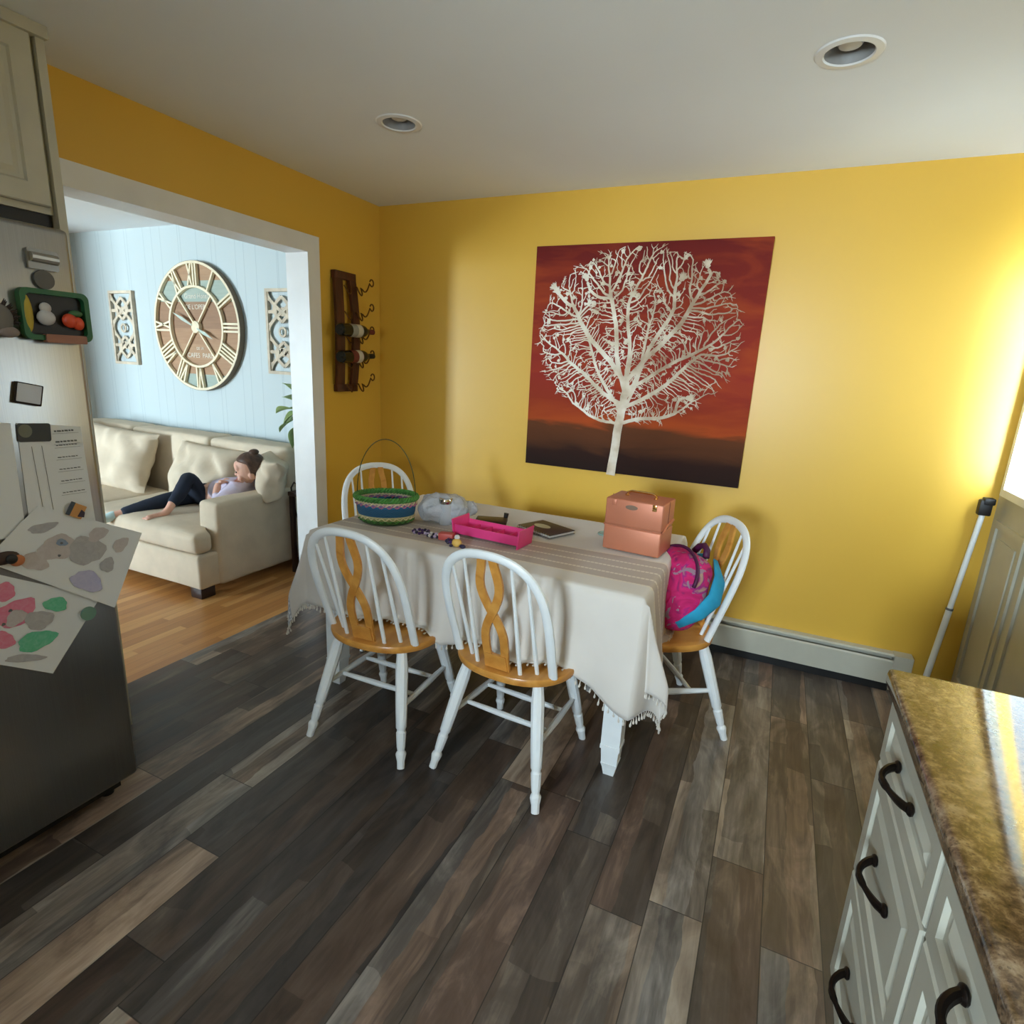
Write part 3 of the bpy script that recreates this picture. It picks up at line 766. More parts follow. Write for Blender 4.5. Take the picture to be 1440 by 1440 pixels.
    for k in range(380):
        i = rnd.choice(tips); p = nodes[i]
        if rnd.random() < .35 and p[0] > .1: continue
        Y[0] -= .000001; r = rnd.uniform(.006, .014); n = 7
        vs = [bm.verts.new((p[0]+r*math.cos(2*PI*j/n)*rnd.uniform(.5, 1.2), Y[0]-.0002, p[1]+r*math.sin(2*PI*j/n)*rnd.uniform(.5, 1.2))) for j in range(n)]
        bm.faces.new(vs)
    bo = obj('painted_blossoms', bm, tm, t, False); bo['kind'] = 'stuff'
tree_painting()

# ------------------------------------------------------------------ living room wall pieces
m_ply = wood('pale_cream_wood', (222, 208, 176), (236, 224, 196), .6, (6, 6, 6))
def clock():
    t = thing('wall_clock', 'huge round wooden clock with open cream roman numerals above the sofa', 'clock', (-1.765, .03, 1.685))
    Ro = .485; rot = Matrix.Rotation(PI/2, 4, 'X')       # xy plane -> xz plane, +z -> -y
    nt = NT('weathered_clock_boards'); o = nt.obj(); x, y, z = nt.xyz(o)
    rowf = nt.math('FLOOR', nt.math('DIVIDE', nt.math('ADD', z, .6), .118)); pr = nt.wn(nt.cxyz(rowf, 2, 0))
    g = nt.noise(nt.cxyz(nt.math('MULTIPLY', x, 5), 0, nt.math('MULTIPLY', z, 60)), 1, 4)
    c = nt.ramp(nt.math('ADD', nt.math('MULTIPLY', pr, .5), nt.math('MULTIPLY', g, .5)), [(.15, lin((140, 108, 84))), (.5, lin((164, 128, 98))), (.9, lin((184, 152, 118)))])
    teal = nt.math('MAXIMUM', nt.math('MULTIPLY', nt.math('GREATER_THAN', z, .19), nt.math('LESS_THAN', z, .345)), nt.math('LESS_THAN', z, -.36))
    c = nt.mix(nt.math('MULTIPLY', teal, .85), c, nt.mix(g, lin((138, 160, 152)), lin((172, 192, 184))))
    bm_ = nt.out(c, .7)
    b = B(); prism(b, [(Ro*math.cos(2*PI*k/64), Ro*math.sin(2*PI*k/64)) for k in range(64)], .002, .02, rot); obj('face_board', b, bm_, t)
    def ring(r0, r1, z0, z1):
        b = B(); lathe(b, [(r0, z0), (r0, z1), (r1, z1), (r1, z0), (r0, z0)], 64, cap=False); return xf(b, rot)
    obj('outer_ring', ring(Ro-.018, Ro, .022, .048), m_ply, t); obj('outer_band', ring(Ro-.004, Ro+.003, .002, .046), simple('dark_clock_edge', (120, 104, 84), .6), t)
    obj('inner_ring', ring(.292, .310, .022, .048), m_ply, t)
    nums = ['XII', 'I', 'II', 'III', 'IIII', 'V', 'VI', 'VII', 'VIII', 'IX', 'X', 'XI']
    for k, s in enumerate(nums):
        b = B(); wd = {'I': .028, 'V': .058, 'X': .058}; tot = sum(wd[ch] for ch in s); cx = -tot/2; h0, h1 = .308, .470
        for ch in s:
            w = wd[ch]; m = cx+w/2
            def bar(xa, xb, hw=.0075):
                prism(b, [(xa-hw, h0), (xa+hw, h0), (xb+hw, h1), (xb-hw, h1)], .024, .046)
            if ch == 'I': bar(m, m)
            elif ch == 'V': bar(m, m-.022); bar(m, m+.022)
            else: bar(m-.022, m+.022); bar(m+.022, m-.022)
            cx += w
        xf(b, rot @ Matrix.Rotation(-k*PI/6, 4, 'Z')); obj('numeral', b, m_ply, t, False)
    for k in range(4):
        b = B(); box(b, .03, .296, -.006, .006, .026, .044); xf(b, rot @ Matrix.Rotation(PI/4+.10*(1 if k % 2 == 0 else -1)+k*PI/2, 4, 'Z')); obj('spoke', b, m_ply, t, False)
    b = B(); lathe(b, [(.0, .022), (.045, .022), (.045, .050), (.03, .054), (0.001, .054)], 32, cap=False); xf(b, rot); obj('hub', b, m_ply, t)
    m_hand = simple('pale_green_hand', (186, 200, 188), .5)
    for ang, L_ in ((PI-.42, .27), (-.42, .22)):
        b = B(); prism(b, [(.03, -.005), (L_*.55, -.013), (L_, 0), (L_*.55, .013), (.03, .005)], .055, .058); xf(b, rot @ Matrix.Rotation(ang, 4, 'Z')); obj('clock_hand', b, m_hand, t, False)
    m_ink = simple('faded_white_lettering', (222, 216, 200), .7)
    for txt, zz, sz in (('Grand Hotel', .215, .052), ("DE L'OPERA", .135, .050), ('DE 19', -.172, .032), ('CAFES  PARIS', -.232, .052)):
        cu = bpy.data.curves.new('lettering', 'FONT'); cu.body = txt; cu.size = sz; cu.align_x = 'CENTER'; cu.extrude = .0006
        o_ = bpy.data.objects.new('lettering', cu); C.objects.link(o_); dg = bpy.context.evaluated_depsgraph_get()
        me = bpy.data.meshes.new_from_object(o_.evaluated_get(dg)); bpy.data.objects.remove(o_)
        lo = bpy.data.objects.new('lettering', me); C.objects.link(lo); me.materials.clear(); me.materials.append(m_ink)
        lo.parent = t; lo.location = (0, -.0212, zz); lo.rotation_euler = (PI/2, 0, 0)
clock()
m_carve = simple('whitewashed_carved_wood', (206, 192, 170), .75, var=.1, nscale=20)
def panel(x, lab):
    t = thing('carved_wall_panel', lab, 'wall decor', (x, .03, 1.665), group='carved panels either side of the clock')
    w, h = .155, .30
    b = B()
    for (a, c, d, e_) in ((-w, w, h-.022, h), (-w, w, -h, -h+.022), (-w, -w+.022, -h+.022, h-.022), (w-.022, w, -h+.022, h-.022)): box(b, a, c, -.028, -.001, d, e_)
    obj('frame', b, m_carve, t, False)
    b = B(); Wd = .0120
    def arc(cx, cz, r, a0, a1, n=18, w=.008):
        pts = [(cx+r*math.cos(a0+(a1-a0)*i/n), cz+r*math.sin(a0+(a1-a0)*i/n)) for i in range(n+1)]
        seg(pts, w)
    dep = [0]
    def seg(pts, w=Wd):
        rows = []; dep[0] = (dep[0]+1) % 11
        for i, (px, pz) in enumerate(pts):
            a = pts[max(0, i-1)]; c = pts[min(len(pts)-1, i+1)]; tx, tz = c[0]-a[0], c[1]-a[1]; l = math.hypot(tx, tz)
            ox, oz = -tz/l*w, tx/l*w; yy = -.019-.0006*dep[0]
            rows.append([b.verts.new((px+ox, yy, pz+oz)), b.verts.new((px-ox, yy, pz-oz)), b.verts.new((px-ox, yy+.008, pz-oz)), b.verts.new((px+ox, yy+.008, pz+oz))])
        for p, q in zip(rows, rows[1:]):
            for k in range(4): b.faces.new((p[k], p[(k+1) % 4], q[(k+1) % 4], q[k]))
        b.faces.new(rows[0][::-1]); b.faces.new(rows[-1])
    H = h-.02; X = w-.018
    for s in (-1, 1):
        for q in (-1, 1):
            # strands sweeping from the frame to the centre line and back
            seg([(s*X*math.cos(PI/2*u)**1.0, q*(H*.5*u+.0)) for u in [i/12 for i in range(13)]])
            seg([(s*X*math.sin(PI/2*u), q*(H*.5+H*.5*u)) for u in [i/12 for i in range(13)]])
            seg([(s*X*.55*math.sin(PI*u), q*(H*.25+H*.62*u)) for u in [i/14 for i in range(15)]])
            arc(s*X, q*H*.5, X*.62, PI/2 if s > 0 else -PI/2, 3*PI/2 if s > 0 else PI/2, 14)
            seg([(s*X, q*H*.5), (s*X*.40, q*H*.5)])
    arc(0, 0, .030, 0, 2*PI, 22); arc(0, H*.5, .024, 0, 2*PI, 18); arc(0, -H*.5, .024, 0, 2*PI, 18)
    obj('carved_lattice', b, m_carve, t, False)
    return t
panel(-2.695, 'carved whitewashed wooden wall panel left of the huge clock')
panel(-.875, 'carved whitewashed wooden wall panel beside the white doorway casing')

# ------------------------------------------------------------------ sofa
def cushion(w, h, d, seed, n=26, pinch=.10, wr=1.0):
    """soft cushion: w along x, h along z, d thickness along y, centred"""
    bm = B(); g = {}
    for side in (-1, 1):
        for i in range(n+1):
            for j in range(n+1):
                u, v = i/n*2-1, j/n*2-1
                if side == 1 and (abs(u) == 1 or abs(v) == 1): g[side, i, j] = g[-1, i, j]; continue
                th = max(0, (1-abs(u)**3.0))**.55*max(0, (1-abs(v)**3.0))**.55
                cx = u*w/2*(1-pinch*(1-abs(v)**2)*abs(u)**4*.6); cz = v*h/2*(1-pinch*(1-abs(u)**2)*abs(v)**4*.6)
                p = V((cx, side*th*d/2, cz))
                q = p*5+V((seed*3.1, seed*1.7, side*2))
                wn_ = noise.noise(q)*.022*wr*(.3+th)
                wn_ += abs(noise.noise(V((p.x*6+p.z*5+seed, p.z*4-p.x*3, seed*1.3))))*.028*wr*th
                p.y += side*wn_; p.z += noise.noise(q*1.3+V((5, 5, 5)))*.008; p.x += noise.noise(q*1.3+V((9, 2, 5)))*.006
                g[side, i, j] = bm.verts.new(p)
    for side in (-1, 1):
        for i in range(n):
            for j in range(n):
                vs = [g[side, i, j], g[side, i+1, j], g[side, i+1, j+1], g[side, i, j+1]]
                if len(set(vs)) == 4:
                    try: bm.faces.new(vs if side < 0 else vs[::-1])
                    except ValueError: pass
    return bm
def soft_box(x0, x1, y0, y1, z0, z1, r=.04, amp=.006, seed=1, cuts=10):
    bm = rbox(x0, x1, y0, y1, z0, z1, r, 4)
    bmesh.ops.subdivide_edges(bm, edges=[e for e in bm.edges if e.calc_length() > .2], cuts=cuts, use_grid_fill=True)
    for v in bm.verts:
        q = v.co*5+V((seed, seed, seed)); v.co += V((noise.noise(q), noise.noise(q+V((7, 0, 0))), noise.noise(q+V((0, 7, 0)))))*amp
    return bm
sf = thing('sofa', 'long beige upholstered sofa with dark block feet against the pale panelled wall', 'sofa', (0, 0, 0))
b = soft_box(-3.05, -.60, -1.01, -.12, .065, .285, .02, .004, 2); obj('base', b, m_sofa, sf, angle=60)
b = soft_box(-.75, -.58, -.875, -.03, .06, .595, .028, .005, 3); obj('arm', b, m_sofa, sf, angle=60)
b = soft_box(-3.07, -2.90, -.875, -.03, .06, .595, .028, .005, 4); obj('arm', b, m_sofa, sf, angle=60)
for k, (a, c) in enumerate(((-1.395, -.60), (-2.305, -1.405), (-3.05, -2.315))):
    b = soft_box(a, c, -.27, -.02, .30, .875+.006*k, .035, .006, 5+k); obj('back_section', b, m_sofa, sf, angle=60)
def seat_cushion(x0, x1, y0, y1, z0, z1, seed):
    bm = soft_box(x0, x1, y0, y1, z0, z1, .045, .008, seed, 14)
    for v in bm.verts:
        if v.co.z > (z0+z1)/2:
            u = (v.co.x-(x0+x1)/2)/((x1-x0)/2); w = (v.co.y-(y0+y1)/2)/((y1-y0)/2)
            v.co.z += .03*max(0, 1-u*u)*max(0, 1-w**4)
            v.co.z += .010*abs(noise.noise(V((v.co.x*9, v.co.y*6, seed))))
    return bm
def t_cushion():
    bm = B(); prism(bm, [(-1.82, -1.02), (-.60, -1.02), (-.60, -.888), (-.765, -.888), (-.765, -.285), (-1.82, -.285)], .29, .422)
    bmesh.ops.bevel(bm, geom=bm.edges[:], offset=.04, segments=4, profile=.5, affect='EDGES')
    bmesh.ops.triangulate(bm, faces=bm.faces[:])
    for _ in range(5):
        bmesh.ops.subdivide_edges(bm, edges=[e_ for e_ in bm.edges if e_.calc_length() > .07], cuts=1)
        bmesh.ops.triangulate(bm, faces=[f for f in bm.faces if len(f.verts) > 4])
    for v in bm.verts:
        if v.co.z > .36:
            u = max(-1, min(1, (v.co.x+1.2)/.62)); w = max(-1, min(1, (v.co.y+.65)/.37))
            v.co.z += .028*max(0, 1-u*u)*max(0, 1-w**4)+.008*abs(noise.noise(V((v.co.x*9, v.co.y*6, 2))))
        v.co.y += .008*noise.noise(v.co*6)
    return bm
obj('seat_cushion', t_cushion(), m_sofa, sf, angle=60)
obj('seat_cushion', seat_cushion(-2.88, -1.83, -.98, -.285, .29, .415, 13), m_sofa, sf, angle=60)
for x, y in ((-.66, -.95), (-2.98, -.95), (-.66, -.1), (-2.98, -.1)):
    obj('foot', rbox(x-.05, x+.05, y-.05, y+.05, 0, .075, .006), m_leg, sf)
def loose(name, label, cat, w, h, d, loc, rot, seed, group=None, **k):
    o = obj(name, cushion(w, h, d, seed, **k), m_sofa, None, angle=80, loc=loc, rot=rot); tag(o, label, cat, group); return o
loose('back_cushion', 'large slumped beige cushion on the left of the sofa seen past the refrigerator', 'cushion', 1.02, .50, .26, (-2.36, -.44, .655), (-.32, .05, .03), 3, 'loose cushions on the sofa', wr=2.2)
loose('back_cushion', 'beige cushion leaning on the sofa back behind the lying child\'s knees', 'cushion', .66, .42, .20, (-1.32, -.36, .63), (-.35, .04, .05), 8, 'loose cushions on the sofa', wr=2.2)
loose('pillow', 'crumpled beige pillow under the child\'s head at the sofa arm', 'pillow', .42, .31, .16, (-.66, -.36, .69), (-.30, .10, -.75), 5, wr=1.8, pinch=.5)

# ------------------------------------------------------------------ child lying on the sofa
def orient(bm):
    vol = 0
    bmesh.ops.recalc_face_normals(bm, faces=bm.faces[:])
    for f in bm.faces:
        v = f.verts
        for i in range(1, len(v)-1): vol += v[0].co.dot(v[i].co.cross(v[i+1].co))
    if vol < 0: bmesh.ops.reverse_faces(bm, faces=bm.faces[:])
    return bm
def skin_chain(nodes, edges, levels=2, root=0):
    me = bpy.data.meshes.new('t'); me.from_pydata([n[0] for n in nodes], edges, [])
    o = bpy.data.objects.new('t', me); C.objects.link(o)
    o.modifiers.new('s', 'SKIN'); o.modifiers.new('u', 'SUBSURF').levels = levels
    for i, nn in enumerate(nodes):
        r = nn[1]; me.skin_vertices[0].data[i].radius = (r, r) if not isinstance(r, tuple) else r
        me.skin_vertices[0].data[i].use_root = (i == root)
    dg = bpy.context.evaluated_depsgraph_get(); m2 = bpy.data.meshes.new_from_object(o.evaluated_get(dg))
    bm = B(); bm.from_mesh(m2); bpy.data.objects.remove(o); bpy.data.meshes.remove(m2); bpy.data.meshes.remove(me)
    return orient(bm)
def chain(pts, levels=2): return skin_chain(pts, [(i, i+1) for i in range(len(pts)-1)], levels)
def person():
    t = thing('person', 'child lying on the sofa in a pale shirt and navy leggings, hands at mouth', 'person', (0, 0, 0))
    m_skin = simple('skin', (226, 176, 154), .55, var=.04, **{'Subsurface Weight': .08}); m_hair = wood('brown_hair', (62, 42, 32), (92, 64, 48), .5, (40, 40, 40))
    m_navy = simple('navy_leggings', (20, 32, 52), .8, var=.2, bump=.3); m_shirt = simple('pale_lilac_shirt', (214, 204, 226), .85, var=.06, nscale=14, bump=.3)
    hc = V((-.765, -.45, .735)); fwd = V((-.66, -.74, -.16)).normalized(); up = V((.30, -.05, .95)); up = (up-fwd*up.dot(fwd)).normalized(); sd = fwd.cross(up)
    HM = Matrix((sd, fwd, up)).transposed().to_4x4(); HM.translation = hc     # local x side, y forward, z up
    hip = V((-1.17, -.50, .515)); chest = V((-.87, -.46, .580)); neck = V((-.80, -.45, .650))
    shN = V((-.80, -.555, .605)); shF = V((-.84, -.36, .61)); hpN = V((-1.16, -.555, .51)); hpF = V((-1.18, -.43, .51))
    elN = V((-.875, -.650, .548)); wrN = V((-.885, -.605, .650)); elF = V((-.98, -.40, .575)); wrF = V((-.93, -.52, .650))
    kN = V((-1.13, -.64, .675)); aN = V((-1.085, -.84, .475)); tN = V((-1.12, -.975, .445))
    kF = V((-1.25, -.72, .50)); aF = V((-1.40, -1.0, .425)); tF = V((-1.44, -1.09, .40))
    nodes = [(hip, .078), (chest, .078), (neck, .036), (hc-up*.05, .05),
             (shN, .040), (elN, .030), (wrN, .021), (shF, .040), (elF, .030), (wrF, .021),
             (hpN, .060), (kN, .043), (aN, .025), (aN.lerp(tN, .25)+V((0, -.0, -.02)), .026), (tN, .016),
             (hpF, .060), (kF, .043), (aF, .026), (tF, .018), (V((-1.02, -.48, .545)), .076)]
    ed = [(0, 19), (19, 1), (1, 2), (2, 3), (1, 4), (4, 5), (5, 6), (1, 7), (7, 8), (8, 9), (0, 10), (10, 11), (11, 12), (12, 13), (13, 14), (0, 15), (15, 16), (16, 17), (17, 18)]
    bm = skin_chain(nodes, ed, 2)
    # head, face
    hb = B(); blob(hb, (0, 0, .012), .076, .092, .092, seg=24, ring=16)
    blob(hb, (0, .038, -.045), .055, .050, .052, seg=16, ring=10); blob(hb, (0, .088, -.022), .012, .014, .015); blob(hb, (0, .082, -.060), .022, .012, .009)
    blob(hb, (0, .076, -.088), .020, .016, .013)
    for s in (-1, 1):
        blob(hb, (s*.032, .066, -.035), .028, .022, .028); blob(hb, (s*.078, -.005, -.02), .010, .020, .026)
    blob(hb, (0, .072, .035), .055, .02, .03)
    xf(hb, HM); join(bm, hb)
    # hands meeting at the mouth, five fingers each
    for w, s in ((wrN, -1), (wrF, 1)):
        tgt = hc+fwd*.12-up*.075+sd*(.018*(1 if s < 0 else -1)); d = (tgt-w); d = d.normalized(); sdv = d.cross(V((0, 0, 1))).normalized(); nv = sdv.cross(d)
        join(bm, chain([(w, .020), (w+d*.022, (.024, .016)), (w+d*.045, (.026, .014))], 2))
        for k, L_ in enumerate((.030, .036, .034, .027)):
            base = w+d*.036+sdv*(k-1.5)*.0120; p1 = base+d*L_*.5+nv*.002; p2 = base+d*L_*.8-nv*.012*1.0; 
            join(bm, chain([(base-d*.016, .0085), (p1, .0068), (p2, .0055)], 1))
        tb_ = w+d*.018+sdv*.022*s
        join(bm, chain([(tb_-d*.004, .009), (tb_+d*.018+sdv*.010*s, .0078), (tb_+d*.034+sdv*.006*s-nv*.006, .006)], 1))
    # toes
    for k in range(5):
        q = tN+V((-.02+.011*k, .004, -.004)); join(bm, chain([(q+V((-.001*k+.002, .022, .002)), .009), (q+V((0, .006, 0)), .008), (q+V((-.002, -.012, -.002)), .0065)], 1))
    body = obj('body', bm, m_skin, t, angle=180, recalc=False)
    r_ = body.modifiers.new('fuse', 'REMESH'); r_.mode = 'VOXEL'; r_.voxel_size = .005; r_.use_smooth_shade = True
    # hair
    hb = B(); vs = blob(hb, (0, -.014, .030), .086, .098, .090, seg=26, ring=16)
    for v in hb.verts:
        if v.co.y > .010 and v.co.z < .075: v.co.y = .010-(.075-v.co.z)*.25
        v.co += v.co.normalized()*.004*noise.noise(v.co*60)
    blob(hb, (0, -.075, -.03), .068, .045, .075, seg=16, ring=10); blob(hb, (.03, -.08, -.09), .045, .03, .06, seg=14, ring=9); blob(hb, (.01, -.05, .112), .03, .035, .022, seg=12, ring=8)
    xf(hb, HM); obj('hair', hb, m_hair, t, angle=180, label='brown hair tied back')
    # facial features
    for s in (-1, 1):
        b = B(); blob(b, (s*.030, .0845, .006), .011, .004, .0055); xf(b, HM); obj('eye', b, simple('dark_eye', (40, 28, 24), .3), t)
    b = B(); blob(b, (0, .092, -.059), .016, .004, .0045); xf(b, HM); obj('lips', b, simple('pink_lips', (190, 98, 96), .5), t)
    # clothes
    bm = skin_chain([(hip, .090), (V((-1.09, -.485, .535)), .086), (hpN, .070), (hpN.lerp(kN, .5)+V((0, 0, -.005)), .062), (kN, .053), (kN.lerp(aN, .5)+V((0, .012, -.004)), .046), (aN.lerp(kN, .12), .034),
                     (hpF, .070), (kF, .056), (kF.lerp(aF, .5), .047), (aF.lerp(kF, .1), .037)],
                    [(0, 1), (0, 2), (2, 3), (3, 4), (4, 5), (5, 6), (0, 7), (7, 8), (8, 9), (9, 10)], 2)
    for v in bm.verts: v.co += v.co.normalized()*.003*noise.noise(v.co*30)
    obj('leggings', bm, m_navy, t, angle=180)
    bm = skin_chain([(V((-1.11, -.49, .540)), .092), (chest, .092), (neck.lerp(chest, .45), .055), (shN, .054), (shN.lerp(elN, .55), .044), (elN, .042), (elN.lerp(wrN, .45), .032), (shF, .054), (elF, .042), (elF.lerp(wrF, .45), .032)],
                    [(0, 1), (1, 2), (1, 3), (3, 4), (4, 5), (5, 6), (1, 7), (7, 8), (8, 9)], 2)
    for v in bm.verts: v.co += V((noise.noise(v.co*22), noise.noise(v.co*22+V((4, 4, 4))), noise.noise(v.co*22+V((8, 1, 4)))))*.006
    obj('shirt', bm, m_shirt, t, angle=180)
    b = chain([(aF+V((0, .02, .01)), .034), (aF+V((-.01, -.02, -.01)), .034), (tF, .027)], 2); obj('sock', b, simple('pale_aqua_sock', (196, 222, 224), .8), t)
person()

# ------------------------------------------------------------------ side table, charger, plant, cable beside the sofa
st = thing('side_table', 'small brown side table mostly hidden between sofa arm and doorway casing', 'table', (-.36, -.20, 0))
b = rbox(-.17, .17, -.15, .15, .56, .59, .005); obj('tabletop', b, m_leg, st)
for sx_ in (-1, 1):
    for sy_ in (-1, 1): obj('leg', rbox(sx_*.15-.015, sx_*.15+.015, sy_*.13-.015, sy_*.13+.015, 0, .56, .003), m_leg, st)
pb = obj('power_adapter', rbox(-.035, .035, -.025, .025, 0, .028, .004), simple('white_plastic', (225, 225, 225), .4), None, loc=(-.44, -.25, .623)); tag(pb, 'small white power adapter lying behind the sofa arm', 'charger')
pb2 = obj('cable_box', rbox(-.07, .07, -.05, .05, 0, .032, .006), m_black, None, loc=(-.43, -.25, .5905)); tag(pb2, 'flat black box under the white adapter behind the sofa arm', 'box')
b = B(); P_ = [(-.503, -.262, .612), (-.545, -.272, .64), (-.570, -.275, .60), (-.566, -.275, .52), (-.560, -.255, .42), (-.556, -.22, .30), (-.555, -.20, .20), (-.556, -.22, .12), (-.555, -.25, .06), (-.55, -.26, .006), (-.45, -.2, .006)]
tube(b, P_, .006, 8); o = obj('power_cable', b, simple('brown_cable', (70, 58, 48), .6)); tag(o, 'dark cable drooping down the right side of the sofa', 'cable')
pl = thing('potted_plant', 'leafy green plant peeking out behind the doorway casing', 'plant', (-.38, -.12, .5905))
b = B(); lathe(b, [(.05, 0), (.065, .08), (.07, .12), (.066, .125), (.06, .11), (.001, .10)], 24); obj('pot', b, simple('terracotta_pot', (160, 96, 66), .8), pl)
m_leaf = simple('green_leaf', (150, 172, 108), .55, var=.15, nscale=12); rnd = random.Random(3)
for k, (dx, dy, dz, ang, tilt, L_) in enumerate(((-.22, -.06, .48, PI*1.02, .35, .19), (-.24, -.05, .55, PI*1.0, .0, .17), (-.20, -.03, .60, PI*.97, -.35, .19), (-.21, -.05, .66, PI*.95, -.65, .15), (-.17, -.06, .44, PI*1.1, .95, .17), (-.13, 0, .65, PI*.7, -.3, .18), (-.06, 0, .72, 0, -.7, .16), (.05, 0, .6, -.4, .1, .16), (-.20, -.07, .53, PI*1.15, .6, .15))):
    b = B(); root = V((dx*.5, dy, .12)); tip = V((dx, dy, dz)); tube(b, [(0, 0, .10), root.lerp(tip, .3)*1, tip], [.005, .004, .0025], 6)
    st_ = obj('stem', b, m_leaf, pl)
    b = B(); n = 10; rows = []
    for i in range(n+1):
        u = i/n; w = .060*math.sin(PI*min(1, u*1.02))**.8*(1.25-.5*u)+.0008; c0 = V((u*L_, 0, -.25*u*u*L_)); rows.append([b.verts.new(c0+V((0, -w, .35*w))), b.verts.new(c0), b.verts.new(c0+V((0, w, .35*w)))])
    for p, q in zip(rows, rows[1:]):
        for m in (0, 1): b.faces.new((p[m], p[m+1], q[m+1], q[m]))
    xf(b, Matrix.Translation(tip) @ Matrix.Rotation(ang, 4, 'Z') @ Matrix.Rotation(tilt, 4, 'Y') @ Matrix.Rotation(rnd.uniform(-.8, .8), 4, 'X'))
    lf = obj('leaf', b, m_leaf, pl, angle=180); lf.modifiers.new('th', 'SOLIDIFY').thickness = .0015

# ------------------------------------------------------------------ wine rack
rk = thing('wine_rack', 'curved dark barrel-stave wine rack with wire hooks on the yellow wall', 'wine rack', (0, -.365, 1.65))
def stave(y0a, y0b, w):
    bm = B(); rows = []
    for i in range(25):
        u = i/24; z = -.345+.69*u; bulge = .028+.022*math.sin(PI*u); yc = y0a*(math.sin(PI*u)**.8)*.25+y0b
        rows.append([bm.verts.new((bulge-.018, yc-w, z)), bm.verts.new((bulge, yc-w, z)), bm.verts.new((bulge, yc+w, z)), bm.verts.new((bulge-.018, yc+w, z))])
    for p, q in zip(rows, rows[1:]):
        for k in range(4): bm.faces.new((p[k], p[(k+1) % 4], q[(k+1) % 4], q[k]))
    bm.faces.new(rows[0][::-1]); bm.faces.new(rows[-1]); return bm
obj('stave', stave(-.05, -.055, .034), m_darkwood, rk, angle=50); obj('stave', stave(.05, .062, .030), m_darkwood, rk, angle=50)
for z in (.325, -.325):
    obj('crossbar', rbox(.001, .034, -.09, .094, z-.022, z+.022, .003), m_darkwood, rk)
m_wire = simple('rusty_wire', (110, 72, 30), .4, .7)
HZ = [.27, .125, -.01, -.155, -.30]
for z in HZ:
    b = B(); pts = []
    for i in range(9): a = PI*i/8; pts.append((.055+.02*math.sin(a), .075+.035*(1-math.cos(a))*.5, z-.045*math.sin(a)-.0))
    # hook sweeping down and up into a curl beyond the right stave
    for i in range(1, 10): u = i/9; pts.append((.062, .11+.075*u, z-.028*math.sin(PI*u*.9)+.045*u*u))
    for i in range(1, 15): a = -.6+i/14*5.0; pts.append((.062, .205+.018*math.sin(a)-.0, z+.042-.020*math.cos(a)))
    tube(b, [(.045, .075, z)]+pts, .0045, 7); obj('wire_hook', b, m_wire, rk)
    b = B(); pts = [(.05+.040*math.sin(PI*i/12), -.035+.0*i, z+.045*math.cos(PI*i/12)) for i in range(13)]
    pts = [(.045, -.022, z+.03)]+[(.05+.045*math.sin(PI*i/12), -.012, z-.012-.03*math.sin(PI*i/12)*1.0+.0) for i in range(13)]+[(.045, .03, z)]
    b = B(); tube(b, [(.045, -.03, z), (.06, -.015, z-.035), (.065, 0, z-.048), (.06, .018, z-.035), (.045, .035, z)], .0035, 7); obj('wire_loop', b, m_wire, rk)
m_bottle = simple('dark_bottle_glass', (18, 20, 16), .12, var=.02); 
def bottle(z, lab, cols, tilt):
    t = thing('wine_bottle', lab, 'bottle', (.095, -.36, z), 0, 'wine bottles in the wall rack', rot=(-PI/2+tilt, 0, 0))  # local z -> +y
    t.rotation_euler = (-(PI/2)+tilt, 0, 0)
    b = B(); lathe(b, [(.001, -.135), (.030, -.14), (.037, -.132), (.037, .055), (.033, .075), (.018, .105), (.0145, .12), (.014, .155)], 28); obj('bottle_body', b, m_bottle, t)
    b = B(); lathe(b, [(.0377, -.06), (.0377, .035)], 28, cap=False); obj('label_band', b, cols[0], t, label='paper label')
    b = B(); lathe(b, [(.0379, -.01), (.0379, .03)], 28, cap=False); obj('label_band', b, cols[1], t, label='pale patch of the label')
    b = B(); lathe(b, [(.0152, .108), (.0158, .15), (.0158, .168), (.013, .17)], 20); obj('neck_foil', b, cols[2], t)
mr_ = simple('dark_red_label', (110, 40, 34), .6); mwh = simple('cream_label', (206, 200, 182), .6); mgr = simple('greyish_label', (150, 150, 142), .6)
bottle(1.665, 'upper dark wine bottle with grey label lying in the wall rack', [mgr, mwh, mr_], .02)
bottle(1.515, 'lower dark wine bottle with red and cream label lying in the wall rack', [mr_, mwh, m_black], .05)

# ------------------------------------------------------------------ pole in the corner
po = thing('mop_pole', 'white two-section pole with a black grip leaning in the right corner', 'mop', (3.285, -.13, 0))
d = V((3.372, -.062, 1.0))-V((3.285, -.13, 0))
b = B(); cyl(b, d*.03, d*.50, .0135, .0135); obj('pole_section', b, m_white, po)
b = B(); cyl(b, d*.50, d*.97, .0115, .0115); obj('pole_section', b, m_white, po)
b = B(); cyl(b, d*.497, d*.507, .0150); obj('joint_ring', b, simple('grey_joint', (110, 112, 112), .5), po)
b = rbox(-.024, .024, -.02, .02, -.035, .035, .006); join(b, rbox(-.012, .03, -.025, .022, .015, .045, .006)); shift(b, d*.99); obj('grip', b, m_black, po)
b = rbox(-.03, .03, -.035, .035, 0, .03, .008); obj('pole_foot', b, m_black, po)

